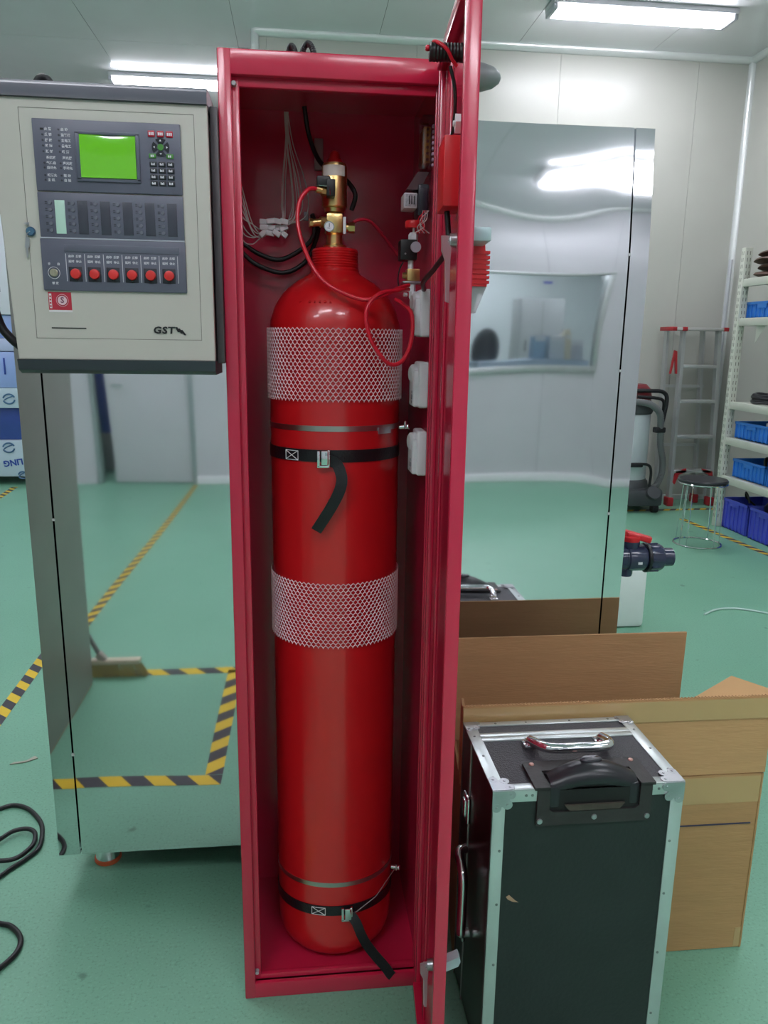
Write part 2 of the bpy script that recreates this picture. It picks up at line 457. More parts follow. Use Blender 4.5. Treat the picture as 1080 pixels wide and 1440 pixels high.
G2 = [(-1.05, 5.2, 'ceiling batten lamp high behind the mirror-finish chamber, left'), (-1.05, 2.15, 'ceiling batten lamp right above the chamber and the red cabinet'),
      (-1.05, -1.0, 'ceiling batten lamp behind the viewer on the left'), (2.6, 3.1, 'ceiling batten lamp above the right part of the room'),
      (2.6, 0.0, 'ceiling batten lamp beside the viewer on the right'), (2.95, -3.15, 'ceiling batten lamp mirrored in the top of the polished chamber'),
      (.8, -1.6, 'added fill batten lamp overhead right behind the viewer'),  # fill lamp added to brighten surfaces facing the camera
      (-2.7, -1.6, 'added fill batten lamp behind the viewer, further left'),  # another added fill, lighting the fronts from the left
      (-4.2, 0.6, 'ceiling batten lamp over the far left, in front'), (-4.2, 6.4, 'ceiling batten lamp over the far left, behind')]
for x, y, l in G2: lamp(x, y, CEIL, l)
lamp(2.6, -6.0, 3.1, 'ceiling lamp of the next room behind the window, nearer the glass')
lamp(2.6, -8.0, 3.1, 'added lamp brightening the next room behind the window, farther from the glass')  # extra lamp added to brighten the view through the window
lamp(4.4, -6.6, 3.1, 'added fill lamp of the next room on the far side, over the cupboard')  # added fill for the dark right part of the next room
lamp(-1.8, -6.5, 3.1, 'ceiling lamp of the passage behind the rear door')

# ------------------------------------------------------------------ hazard tape on the floor
def hazard(name_label, p0, p1, w=.05, n=None, slant=.05, z=.0012):
    p0, p1 = Vector((p0[0], p0[1], 0)), Vector((p1[0], p1[1], 0))
    L = (p1 - p0).length; t = (p1 - p0) / L; s = Vector((-t.y, t.x, 0)); pitch = .075 if w > .06 else .06
    b = MB(); k = int(L / pitch) + 2
    for i in range(-1, k):
        a, c = i * pitch, (i + 1) * pitch
        q = [(a, -w / 2), (c, -w / 2), (c + slant, w / 2), (a + slant, w / 2)]
        q = [(min(max(u, 0), L), v) for u, v in q]
        if max(u for u, v in q) - min(u for u, v in q) < 1e-4: continue
        pts = [p0 + t * u + s * v for u, v in q]
        # drop duplicates
        uniq = []
        for p in pts:
            if not uniq or (p - uniq[-1]).length > 1e-5: uniq.append(p)
        if len(uniq) > 2 and (uniq[0] - uniq[-1]).length < 1e-5: uniq.pop()
        if len(uniq) < 3: continue
        b.mi = i % 2
        vs = [b.bm.verts.new(p + Vector((0, 0, z))) for p in uniq]
        fc = b.bm.faces.new(vs); fc.material_index = b.mi
    for fc in b.bm.faces:
        if fc.normal.z < 0: fc.normal_flip()
    o = obj('hazard_tape', b, [YEL, BLKT], smooth=False)
    tag(o, name_label, 'tape', 'hazard tape on the floor'); return o
hazard('yellow and black hazard tape on the floor left of the chamber', (-1.19, 2.7), (-1.235, 4.6), .055)
hazard('yellow and black hazard tape in front of the blue-filmed machine', (-2.76, 6.9), (-2.83, 7.9), .06)
hazard('hazard tape running across behind the stool towards the vacuum cleaner', (2.6, 6.52), (3.92, 6.58), .06)
hazard('hazard tape running along the front of the shelving rack', (3.33, 6.2), (3.46, 4.2), .06)
hazard('hazard tape square seen mirrored in the chamber, side nearest the chamber', (-1.0, 1.325), (-.275, 1.345), .062)
hazard('hazard tape square seen mirrored in the chamber, right side', (-.305, 1.31), (-.305, .44), .062)
hazard('hazard tape square seen mirrored in the chamber, far side by the broom', (-.275, .44), (-1.0, .44), .062)
hazard('long mirrored hazard tape running from the broom to the rear door', (-1.14, -.1), (-1.07, -4.2), .055)

# =================================================================== MIRROR CHAMBER
MY = 1.885
CX0, CX1, CZ0, CZ1 = -.65, .86, .127, 1.995
ch = thing('steel_chamber', 'tall mirror-polished stainless steel chamber standing behind the red cabinet', 'chamber', (.105, 2.4, 0))
def sstep(a, b, x):
    t = min(1, max(0, (x - a) / (b - a))); return t * t * (3 - 2 * t)
def bulge(x, z):
    amp = .86 + .13 * math.exp(-((x - .6) / .2) ** 2)
    tot = 0.0; zz = 1.60; n = 32
    if z > zz:
        dz = (z - zz) / n
        for i in range(n): tot += math.tan(R(5.2)) * sstep(1.62, 1.77, zz + dz * (i + .5)) * dz
    d = tot * amp
    d += .0011 * math.exp(-((x - .82) / .07) ** 2) * math.sin((z - 1.0) * 5.2) * sstep(.9, 1.2, z) * (1 - sstep(1.8, 1.9, z))
    d += .0004 * math.sin(x * 11 + 1) * math.sin(z * 7)
    return d
def mirror_sheet(name, x0, x1, nx, nz, fn):
    b = MB(); g = []
    for j in range(nz + 1):
        z = CZ0 + (CZ1 - CZ0) * j / nz
        g.append([b.bm.verts.new((x0 + (x1 - x0) * i / nx, MY + fn(x0 + (x1 - x0) * i / nx, z), z)) for i in range(nx + 1)])
    for j in range(nz):
        for i in range(nx): b.bm.faces.new((g[j][i], g[j][i + 1], g[j + 1][i + 1], g[j + 1][i]))
    # turn the rim back
    rim = [g[0][i] for i in range(nx + 1)] + [g[j][nx] for j in range(1, nz + 1)] + [g[nz][i] for i in range(nx - 1, -1, -1)] + [g[j][0] for j in range(nz - 1, 0, -1)]
    bk = [b.bm.verts.new((v.co.x, MY + .04, v.co.z)) for v in rim]
    for k in range(len(rim)):
        b.bm.faces.new((rim[k], bk[k], bk[(k + 1) % len(rim)], rim[(k + 1) % len(rim)]))
    return obj(name, b, STEEL, ch)
mirror_sheet('front_panel', -.591, .808, 90, 110, bulge)
mirror_sheet('side_strip', CX0, -.5955, 4, 60, lambda x, z: bulge(x, z) * .0)
mirror_sheet('side_strip', .8125, CX1, 6, 110, lambda x, z: bulge(.8, z) + (x - .8) * .004)
obj('chamber_body', bx(CX0 + .002, CX1 - .002, MY + .03, 2.9, CZ0 + .001, CZ1 - .002), STEEL2, ch, smooth=False)
obj('base_frame', bx(CX0 + .05, CX1 - .05, MY + .09, 2.85, .075, CZ0), DARKIN, ch, smooth=False)
for x in (-.565, .78):
    for y in (2.035, 2.75):
        b = MB(); b.lathe([(.012, .06), (.012, .085), (.026, .1), (.028, .127)], (x, y, 0), n=24); b.lathe([(.034, .014), (.032, .03), (.026, .05), (.024, .08)], (x, y, 0), n=24)
        ft = obj('leveling_foot', b, CHROME, ch)
        b = MB(); b.lathe([(.036, 0), (.038, .004), (.037, .012), (.033, .014)], (x, y, 0), n=24)
        obj('foot_pad', b, mat('orange_rubber', (206, 92, 52), .5), ft)
b = MB()
for z in (.42, 1.05, 1.42, 1.7):
    b.box(-.5965, -.5895, MY - .002, MY + .004, z, z + .006); b.box(.8075, .813, MY - .002 + bulge(.8, z), MY + .004 + bulge(.8, z), z, z + .006)
obj('seam_clips', b, COVE, ch, smooth=False)
# small fittings on top of chamber
b = MB(); b.box(.44, .5, 2.2, 2.3, CZ1, 2.03, .003); b.box(.51, .56, 2.2, 2.26, CZ1, 2.015, .003)
obj('roof_fitting', b, mat('grey_fitting', (190, 192, 192), .4), ch)

# =================================================================== RED CABINET
C0, C1, CY0, CY1, CH_ = -.135, .27, 1.5, 1.86, 1.985
cab = thing('gas_cabinet', 'tall narrow crimson metal cabinet standing open in the middle of the picture', 'cabinet', (.0675, 1.68, 0))
b = MB(); th = .002
b.box(C0, C0 + th, CY0 + .018, CY1, .03, CH_); b.box(C1 - th, C1, CY0 + .018, CY1, .03, CH_)
b.box(C0, C1, CY1 - th, CY1, .03, CH_); b.box(C0, C1, CY0 + .018, CY1, CH_ - .003, CH_)
obj('shell', b, REDP, cab, smooth=False)
obj('bottom_panel', bx(C0 + th, C1 - th, CY0 + .01, CY1 - th, .035, .04), REDP, cab, smooth=False)
b = MB(); w = .024
b.box(C0, C0 + w, CY0, CY0 + .02, 0, CH_, .003); b.box(C1 - .011, C1, CY0, CY0 + .02, 0, CH_, .003)
b.box(C0 + w - .002, C1 - .009, CY0 + .0005, CY0 + .0195, CH_ - .042, CH_, .003); b.box(C0 + w - .002, C1 - .009, CY0 + .0005, CY0 + .0195, 0, .04, .003)
obj('front_frame', b, REDP, cab)
b = MB(); q = .013
b.box(C0 + w - .004, C0 + w + q, CY0 + .014, CY0 + .028, .03, CH_ - .03, .003); b.box(C1 - .0125, C1 - .009, CY0 + .014, CY0 + .024, .03, CH_ - .03, .001)
b.box(C0 + w, C1 - .01, CY0 + .0145, CY0 + .0275, CH_ - .058, CH_ - .038, .003); b.box(C0 + w, C1 - .01, CY0 + .0145, CY0 + .0275, .032, .052, .003)
obj('inner_lip', b, REDP, cab)
for z in (.065, 1.93):
    b = MB(); b.cyl((C0 + w + .004, CY0 + .016, z), (C0 + w + .004, CY0 + .004, z), .0048, .004, 14)
    obj('bumper', b, mat('grey_rubber', (165, 160, 165), .6), cab)

# ---- door (local frame s along the door from the hinge, t towards its inner face)
H_ = Vector((.272, 1.497)); E_ = Vector((.2455, 1.1)); DL = (E_ - H_).length
es = (E_ - H_) / DL; et = Vector((es.y, -es.x))
def D(co): return Vector((H_.x + es.x * co.x + et.x * co.y, H_.y + es.y * co.x + et.y * co.y, co.z))
door = None
b = MB(); b.box(0, DL, 0, .0015, .012, 1.98); door = obj('door', b.xf(D), REDP, cab, smooth=False)
b = MB()
b.box(DL - .018, DL, 0, .0215, .012, 1.98, .002); b.box(.006, .022, .001, .012, .012, 1.98, .003)
b.box(.02, DL - .01, .001, .019, .012, .034, .002); b.box(.02, DL - .01, .001, .019, 1.958, 1.98, .002)
obj('door_flange', b.xf(D), REDP, door)
b = MB(); b.box(.10, .125, .001, .006, .03, 1.96, .0025)
obj('stiffening_rib', b.xf(D), REDP, door)
for z in (.12, 1.0, 1.86):
    b = MB(); b.cyl((-.002, .006, z - .03), (-.002, .006, z + .03), .005, n=12)
    obj('hinge', b.xf(D), REDP, door)
# locks: inner hub and lever, outer handle
for zc in (1.64, .335):
    b = MB(); sgn = 1
    b.cyl((.29, .001, zc), (.29, .02, zc), .012, .010, 18); b.cyl((.29, .02, zc), (.29, .027, zc), .006, n=6)
    lk = obj('lock', b.xf(D), GALV, door)
    b = MB()
    b.prism([(-.008, .006), (.008, .006), (.007, -.016), (.001, -.03), (-.001, -.09), (-.006, -.092), (-.006, -.03)], (.29, .026, zc), (.3, 1.0, 0), (0, 0, 1), (1, -.2, 0), .006)
    obj('lock_lever', b.xf(D), mat('lever_bright', (214, 214, 218), .35, metal=.6), lk, label='hanging bright metal cam lever')
    b = MB()
    if zc > 1:
        b.box(DL - .095, DL - .03, -.030, -.002, zc - .010, zc + .010, .003)
    else:
        b.prism([(0, -.010), (.038, .004), (.043, .014), (.038, .024), (0, .010)], (DL - .075, 0, zc + .04), (0, -.8, 0), (0, 0, 1), (1, 0, 0), .02)
    obj('door_handle', b.xf(D), mat('grey_green_handle', (170, 190, 194), .35, metal=.2), door)
b = MB(); b.prism([(-.012, 0), (0, .014), (.012, 0), (0, -.014)], (.235, .001, 1.818), (1, 0, 0), (0, 0, 1), (0, 1, 0), .01); b.cyl((.235, .01, 1.818), (.235, .014, 1.818), .004, n=12)
obj('cable_clip', b.xf(D), WHITE, door)

# ---- fittings on the door, each a thing of its own
bz = thing('buzzer', 'black ribbed round buzzer passing through the top of the red door', 'buzzer', D(Vector((.24, 0, 1.915))))
b = MB(); b.lathe([(.0165, -.009), (.018, -.004), (.018, 0)], (.24, 0, 1.915), 'y', 28); pr = [(.0135, .0)]
for i in range(9): pr += [(.0135, .006 + i * .005), (.0125, .0085 + i * .005)]
pr += [(.0135, .052), (.012, .054)]
b.lathe(pr, (.24, 0, 1.915), 'y', 28); obj('buzzer_body', b.xf(D), BLACK, bz)
b = MB(); b.lathe([(.004, .0535), (.0045, .058), (.003, .06)], (.24, 0, 1.92), 'y', 12); b.tube([(.24, .048, 1.929), (.25, .043, 1.925), (.256, .03, 1.915), (.25, .02, 1.902), (.245, .012, 1.895)], .0028, 8); obj('red_lead', b.xf(D), HOSER, bz)
b = MB(); b.lathe([(.021, -.001), (.021, -.010), (.0195, -.026), (.015, -.042), (.008, -.052), (0, -.055)], (.25, 0, 1.879), 'y', 32); 
bell = obj('signal_dome', b.xf(D), mat('smoke_grey_plastic', (128, 134, 136), .35)); tag(bell, 'small smoke-grey signal dome on the outer face of the red door, below the buzzer', 'signal dome')
b = MB(); b.box(.205, .285, .0016, .032, 1.69, 1.79, .002); rb = obj('red_module_box', b.xf(D), BRED); tag(rb, 'bright red flat module box fixed inside the open door', 'module box')
b = MB(); b.box(.213, .222, .0018, .006, 1.705, 1.76, .001)
# strobe alarm on the outer face
sa = thing('strobe_alarm', 'red ribbed sound and light alarm with clear lens on the outside of the door', 'alarm', D(Vector((.27, -.015, 1.6))))
b = MB()
def taper(b, s0, s1, z0, z1, d0, d1, in0=0.0, in1=0.0):
    b.hexa([(s0 + in0, -d0, z0), (s1 - in0, -d0, z0), (s1 - in0, -.0015, z0), (s0 + in0, -.0015, z0), (s0 + in1, -d1, z1), (s1 - in1, -d1, z1), (s1 - in1, -.0015, z1), (s0 + in1, -.0015, z1)])
taper(b, .22, .31, 1.572, 1.634, .036, .031)
for i in range(7):
    z = 1.576 + i * .0072; taper(b, .218, .312, z, z + .0042, .039, .039)
obj('alarm_body', b.xf(D), BRED, sa, smooth=False)
b = MB(); taper(b, .222, .308, 1.533, 1.572, .022, .036, .008, 0); obj('lens', b.xf(D), mat('frosted_lens', (205, 212, 216), .15, trans=.45), sa, smooth=False)
b = MB(); b.tube([(.265, -.014, 1.538), (.25, -.018, 1.55), (.265, -.014, 1.568), (.28, -.018, 1.55)], .0022, 6); obj('flash_tube', b.xf(D), COVE, sa)
b = MB(); b.box(.214, .316, -.006, -.0016, 1.53, 1.64, .002); obj('back_plate', b.xf(D), BRED, sa)
b = MB(); b.box(.225, .255, -.001 - .004, -.0015, 1.70, 1.79, .0015)
o = obj('nameplate', b.xf(D), mat('dark_nameplate', (70, 70, 90), .3)); tag(o, 'thin dark plate on the outer face of the red door beside the module box', 'plate')
# door cable
b = MB(); P = [D(Vector(p)) for p in ((.245, .022, 1.895), (.235, .012, 1.86), (.19, .008, 1.82), (.15, .016, 1.795), (.12, .014, 1.77))]
b.tube(P, .0028, 8); dc = obj('door_cable', b, RUBBER); tag(dc, 'thin dark cable running down the inner face of the door from the buzzer', 'cable')
b = MB(); P = [D(Vector(p)) for p in ((.24, .02, 1.689), (.242, .017, 1.66), (.235, .015, 1.635))] + [Vector(p) for p in ((.235, 1.36, 1.61), (.232, 1.45, 1.596), (.245, 1.52, 1.588), (.25, 1.56, 1.59))]
b.tube(P, .0045, 10); dc = obj('door_cable', b, RUBBER); tag(dc, 'thick black cable hanging from the red module box into the cabinet', 'cable')
b = MB(); P = [D(Vector(p)) for p in ((.2, .012, 1.70), (.18, .01, 1.69), (.165, .012, 1.70))]; b.tube(P, .004, 8)
o = obj('wire_sleeves', b, WHITE); tag(o, 'white wire sleeves poking out beside the red module box', 'wire')

# =================================================================== CYLINDER
CC = Vector((.08, 1.672, 0)); RC = .139
cy = thing('gas_cylinder', 'tall glossy red gas cylinder with brass valve standing inside the open cabinet', 'cylinder', (CC.x, CC.y, .04))
b = MB()
prof = [(.0, .042), (.08, .042), (.1, .046), (.12, .057), (.132, .073), (.138, .095), (RC, .12), (RC, 1.485), (.1385, 1.505), (.136, 1.525), (.131, 1.544), (.123, 1.562), (.111, 1.58), (.097, 1.594), (.08, 1.607), (.064, 1.616), (.054, 1.622), (.0495, 1.628)]
b.lathe(prof, CC, n=96); obj('shell', b, CYLR, cy)
b = MB(); pr = [(.0495, 1.624), (.05, 1.632)]
for i in range(7): pr += [(.047, 1.635 + i * .005), (.0485, 1.6375 + i * .005)]
pr += [(.046, 1.672), (.03, 1.676), (.02, 1.676)]
b.lathe(pr, CC, n=64); obj('neck_ring', b, CYLR, cy)
# valve
vx, vy = .079, 1.672
b = MB(); b.lathe([(.024, 1.675), (.024, 1.68), (.017, 1.683), (.016, 1.70), (.02, 1.704), (.02, 1.712), (.0, 1.712)], (vx, vy, 0), n=24)
b.box(vx - .017, vx + .017, vy - .02, vy + .02, 1.703, 1.742, .004)
b.lathe([(.014, 1.736), (.014, 1.742), (.02, 1.745), (.0215, 1.752), (.0255, 1.755), (.0255, 1.832), (.023, 1.838), (0, 1.838)], (vx, vy, 0), n=32)
vb = obj('valve_body', b, BRASS, cy)
b = MB(); b.lathe([(.017, 1.836), (.0165, 1.843), (.012, 1.848), (.0095, 1.858), (.004, 1.863), (0, 1.864)], (vx, vy, 0), n=24); obj('valve_cap', b, mat('red_cap', (190, 30, 36), .3), vb, label='red cap')
b = MB(); # curved label
n = 14; A0, A1 = R(205), R(320)
for k in range(n):
    a, c = A0 + (A1 - A0) * k / n, A0 + (A1 - A0) * (k + 1) / n
    v = [b.bm.verts.new((vx + .0259 * math.cos(t), vy + .0259 * math.sin(t), z)) for t, z in ((a, 1.812), (c, 1.812), (c, 1.832), (a, 1.832))]
    b.bm.faces.new(v)
obj('paper_label', b, mat('label_paper', (214, 206, 196), .5), vb, label='whitish paper label around the top')
b = MB(); b.tube([(vx - .012, vy - .008, 1.724), (vx - .03, vy - .014, 1.724)], .011, 8, smooth=False); b.cyl((vx - .026, vy - .012, 1.724), (vx - .048, vy - .016, 1.721), .0075, n=16); b.cyl((vx - .046, vy - .016, 1.721), (vx - .052, vy - .017, 1.721), .009, n=6)
obj('side_outlet', b, BRASS, vb)
b = MB(); b.cyl((vx + .014, vy - .008, 1.715), (vx + .03, vy - .008, 1.715), .0085, n=16); b.cyl((vx + .028, vy - .008, 1.715), (vx + .041, vy - .008, 1.715), .0105, n=6)
obj('outlet_nut', b, BRASS, vb)
b = MB(); g = (vx - .012, vy - .028, 1.714); b.lathe([(.0105, 0), (.0105, .008), (.009, .009)], g, d=(0, 1, -.15), n=24)
gg = obj('pressure_gauge', b, CHROME, vb)
b = MB(); b.lathe([(.0085, -.0004), (.0085, .0)], g, d=(0, 1, -.15), n=24); obj('gauge_face', b, WHITE, gg)
b = MB(); b.box(g[0] - .0005, g[0] + .0008, g[1] - .001, g[1] - .0004, g[2] - .001, g[2] + .006); b.box(g[0] - .004, g[0] + .002, g[1] - .001, g[1] - .0004, g[2] - .004, g[2] - .003); obj('needle', b, BLACK, gg, smooth=False)
b = MB(); b.box(vx + .016, vx + .022, vy - .031, vy - .026, 1.70, 1.733, .001); obj('safety_tag', b, WHITE, vb, label='white plastic pin tag')
b = MB(); b.box(vx - .037, vx - .01, vy - .05, vy - .018, 1.785, 1.806, .003); b.box(vx - .018, vx - .001, vy - .052, vy - .02, 1.768, 1.80, .002); sol = obj('solenoid', b, BLACK, cy)
b = MB(); b.tube([(vx - .034, vy - .0508, 1.788), (vx - .012, vy - .0512, 1.786), (vx - .011, vy - .0526, 1.77)], .0008, 5, smooth=False); obj('wire_bail', b, CHROME, sol)
b = MB(); b.cyl((vx - .013, vy - .04, 1.777), (vx - .028, vy - .043, 1.779), .009, n=6); b.cyl((vx - .028, vy - .043, 1.779), (vx - .038, vy - .045, 1.781), .0065, n=16); obj('hose_fitting', b, BRASS, sol)
# embossed shoulder characters
def emboss(s, z, r, a0, size):
    for k, chs in enumerate(s):
        a = a0 + k * .085; nrm = Vector((math.cos(a) * .72, math.sin(a) * .72, .69)).normalized()
        tx = Vector((-math.sin(a), math.cos(a), 0)); ty = nrm.cross(tx)
        rot = Matrix((tx, ty, nrm)).transposed()
        text(chs, size, Vector((CC.x + r * math.cos(a), CC.y + r * math.sin(a), z)), rot, CYLR, cy, name='stamped_character', extrude=.0008)
emboss('P O2CO2', 1.562, .1235, R(234), .009)

# net sleeves
def net(z0, z1, label, ncol=84, rows=10):
    b = MB(); r = RC + .0035; hgt = (z1 - z0) / rows
    def P(a, z): return Vector((CC.x + r * math.cos(a), CC.y + r * math.sin(a), z))
    def strand(p, q, w=.001):
        t = (q - p).normalized(); nr = Vector((p.x + q.x - 2 * CC.x, p.y + q.y - 2 * CC.y, 0)).normalized(); sd = t.cross(nr)
        a = [b.bm.verts.new(v) for v in (p + sd * w, p - sd * w, p + nr * w * 1.4, q + sd * w, q - sd * w, q + nr * w * 1.4)]
        for f in ((0, 1, 4, 3), (1, 2, 5, 4), (2, 0, 3, 5)): b.bm.faces.new([a[i] for i in f])
    da = 2 * math.pi / ncol
    for i in range(ncol):
        for j in range(rows * 2):
            zc = z0 + hgt * .5 * j
            s = .5 if j % 2 else 0.0
            a = (i + s) * da
            za, zb = zc, zc + hgt * .16
            strand(P(a, za), P(a, zb))
            zt = zc + hgt * .5
            strand(P(a, zb), P(a + da * .5, zt)); strand(P(a, zb), P(a - da * .5, zt))
    o = obj('net_sleeve', b, NET, smooth=False, base=(CC.x, CC.y, z0)); tag(o, label, 'net sleeve', 'net sleeves on the cylinder'); return o
net(1.368, 1.512, 'upper white diamond-mesh net sleeve, around the shoulder of the red cylinder')
net(.845, .99, 'lower white diamond-mesh net sleeve, around the middle of the red cylinder')

# steel bands and straps
def band(b, r, z, hh, tilt=0.0, a0=0, a1=360, th=.001, n=80, lift=0.0):
    a0, a1 = R(a0), R(a1); rows = []
    full = abs(a1 - a0 - 2 * math.pi) < 1e-3
    cnt = n if full else n + 1
    for k in range(cnt):
        a = a0 + (a1 - a0) * k / n; x, y = CC.x + math.cos(a) * r, CC.y + math.sin(a) * r
        dx, dy = math.cos(a) * th, math.sin(a) * th; zz = z - tilt * (y - 1.533)
        rows.append([b.bm.verts.new(v) for v in ((x, y, zz - hh), (x + dx, y + dy, zz - hh), (x + dx, y + dy, zz + hh), (x, y, zz + hh))])
    fs = []
    for k in range(cnt if full else cnt - 1):
        p, q = rows[k], rows[(k + 1) % cnt]
        for i in range(4): fs.append(b.bm.faces.new((p[i], p[(i + 1) % 4], q[(i + 1) % 4], q[i])))
    if not full: fs.append(b.bm.faces.new(rows[0])); fs.append(b.bm.faces.new(list(reversed(rows[-1]))))
    b._mark(fs)
def ang(x):  # angle on the front of the cylinder for a given x
    return -math.degrees(math.acos(max(-1, min(1, (x - CC.x) / RC)))) + 360
for zb, tl, lab in ((1.315, .02, 'upper thin stainless steel band around the red cylinder, with crimp'), (.262, .15, 'lower thin stainless steel band around the base of the red cylinder')):
    t = thing('steel_band', lab, 'band', (CC.x, CC.y, zb), 'steel bands round the cylinder')
    b = MB(); band(b, RC, zb, .0055, tl, th=.0012); obj('band', b, BRUSH, t)
    zz = zb - tl * (.12); x = CC.x + RC + .002
    b = MB(); b.cyl((x - .006, 1.61, zz - .002), (x + .012, 1.602, zz), .006, n=14); b.cyl((x + .004, 1.60, zz - .004), (x + .004, 1.60, zz + .012), .003, n=10); obj('clamp_screw', b, CHROME, t)
    if zb > 1:
        b = MB(); band(b, RC + .0015, zb - .006, .0065, tl, 306, 322, .002, 10); obj('crimp', b, GALV, t)
    else:
        b = MB(); b.tube([(x, 1.60, zz), (.17, 1.545, .215), (.125, 1.531, .19), (.098, 1.527, .178)], .0012, 6, smooth=False); obj('loose_wire', b, GALV, t)
for zb, tl, lab, low in ((1.258, .02, 'upper black webbing strap with cam buckle and hanging tail', 0), (.192, .16, 'lower black webbing strap with cam buckle, its tail lying over the cabinet sill', 1)):
    t = thing('webbing_strap', lab, 'strap', (CC.x, CC.y, zb), 'webbing straps round the cylinder')
    b = MB(); band(b, RC + .0005, zb + .002, .0125, tl, th=.0018); obj('webbing', b, STRAP, t)
    dx = .0 if not low else .03
    # stitched patch
    b = MB(); ac = ang(-.012 + dx + (.018 if low else 0))
    a_w = 6.6
    def SP(a, z): a = R(a); return Vector((CC.x + (RC + .0028) * math.cos(a), CC.y + (RC + .0028) * math.sin(a), z - tl * (CC.y + RC * math.sin(a) - 1.533)))
    zt, zl = zb + .0105, zb - .0085
    for p, q in (((ac - a_w, zt), (ac + a_w, zt)), ((ac - a_w, zl), (ac + a_w, zl)), ((ac - a_w, zt), (ac - a_w, zl)), ((ac + a_w, zt), (ac + a_w, zl)), ((ac - a_w, zt), (ac + a_w, zl)), ((ac - a_w, zl), (ac + a_w, zt))):
        pts = [SP(p[0] + (q[0] - p[0]) * k / 5, p[1] + (q[1] - p[1]) * k / 5) for k in range(6)]
        b.tube(pts, .0008, 5, smooth=False)
    obj('stitching', b, THREADW, t)
    bx0 = .037 + (dx * 1.7)
    b = MB(); yb = 1.527
    b.box(bx0, bx0 + .006, yb - .006, yb, zb - .018, zb + .014, .001); b.box(bx0 + .021, bx0 + .026, yb - .006, yb, zb - .016, zb + .016, .001)
    b.box(bx0, bx0 + .026, yb - .006, yb, zb - .02, zb - .015, .001); b.box(bx0 + .008, bx0 + .023, yb - .01, yb - .005, zb - .014, zb + .015, .002)
    obj('buckle', b, CHROME, t)
    b = MB()
    if not low:
        P = [Vector(p) for p in ((.06, 1.526, 1.252), (.075, 1.521, 1.247), (.083, 1.515, 1.232), (.086, 1.511, 1.213), (.08, 1.509, 1.19), (.065, 1.51, 1.16), (.05, 1.512, 1.135), (.034, 1.513, 1.11))]
        P = spline(P, k=4); W = []
        for i in range(len(P)):
            tt = (P[min(i + 1, len(P) - 1)] - P[max(0, i - 1)]).normalized(); f_ = i / (len(P) - 1)
            W.append((tt.cross(Vector((-.35 + .5 * f_, -1, 0)))).normalized())
        b.ribbon(P, W, .023, .0016)
    else:
        P = [Vector(p) for p in ((.11, 1.524, .188), (.122, 1.516, .172), (.132, 1.509, .148), (.145, 1.5075, .12), (.165, 1.505, .09), (.188, 1.502, .06), (.2, 1.4985, .042), (.206, 1.4965, .036))]
        P = spline(P, k=4); W = []
        for i in range(len(P)):
            tt = (P[min(i + 1, len(P) - 1)] - P[max(0, i - 1)]).normalized()
            W.append((tt.cross(Vector((.15, -1, .1)))).normalized())
        b.ribbon(P, W, .022, .0016)
    obj('strap_tail', b, STRAP, t)

# =================================================================== WIRING INSIDE CABINET
def wire(name, pts, r, m_, label, cat='hose', n=10, group=None):
    b = MB(); b.tube(pts, r, n); o = obj(name, b, m_); tag(o, label, cat, group); return o
wire('red_hose', [(.042, 1.627, 1.781), (.025, 1.615, 1.778), (.008, 1.608, 1.755), (.003, 1.60, 1.72), (.01, 1.588, 1.68), (.03, 1.566, 1.63), (.055, 1.55, 1.598), (.09, 1.535, 1.578), (.13, 1.526, 1.566), (.165, 1.528, 1.575), (.195, 1.545, 1.588), (.222, 1.57, 1.598)], .0042, HOSER, 'red hose from the brass valve sweeping over the cylinder shoulder')
wire('red_hose', [(.222, 1.575, 1.59), (.2, 1.545, 1.586), (.16, 1.522, 1.578), (.134, 1.512, 1.55), (.135, 1.507, 1.51), (.15, 1.506, 1.475), (.178, 1.508, 1.445), (.205, 1.515, 1.452), (.224, 1.535, 1.49), (.228, 1.56, 1.54), (.214, 1.58, 1.56), (.20, 1.60, 1.572)], .0042, HOSER, 'looped red hose hanging in front of the upper net sleeve')
wire('red_hose', [(.118, 1.665, 1.727), (.135, 1.67, 1.733), (.155, 1.68, 1.73), (.18, 1.70, 1.71), (.205, 1.72, 1.685), (.23, 1.73, 1.66)], .0034, mat('dark_red_hose', (176, 22, 48), .4), 'thin red hose arching from the brass outlet to the right')
wire('black_conduit', [(-.125, 1.8, 1.70), (-.08, 1.80, 1.672), (-.03, 1.80, 1.663), (.03, 1.79, 1.70), (.04, 1.78, 1.735), (.035, 1.77, 1.755)], .005, RUBBER, 'upper black cable drooping across the back of the cabinet', 'cable')
wire('black_conduit', [(-.128, 1.81, 1.685), (-.09, 1.81, 1.652), (-.03, 1.81, 1.635), (.02, 1.81, 1.66), (.045, 1.80, 1.71), (.05, 1.78, 1.74)], .005, RUBBER, 'lower black cable drooping across the back of the cabinet', 'cable')
wire('black_conduit', [(.02, 1.79, 1.975), (.03, 1.80, 1.92), (.05, 1.79, 1.87), (.075, 1.75, 1.84), (.105, 1.73, 1.82), (.125, 1.72, 1.79), (.118, 1.73, 1.76)], .005, RUBBER, 'black cable coming down from the cabinet roof behind the brass valve', 'cable')
b = MB(); b.box(.042, .062, 1.84, 1.856, 1.86, 1.925, .002); o = obj('back_plate', b, mat('greyed_plate', (150, 132, 132), .5)); tag(o, 'small pale plate on the cabinet back wall above the valve', 'plate')
b = MB(); 
for i, (x, z) in enumerate(((.022, 1.752), (.034, 1.744))): b.box(x - .005, x + .005, 1.775, 1.79, z - .009, z + .009, .002)
o = obj('cable_ferrules', b, mat('grey_ferrule', (130, 120, 130), .4)); tag(o, 'pair of grey ferrules on the dark cables left of the valve', 'ferrule')
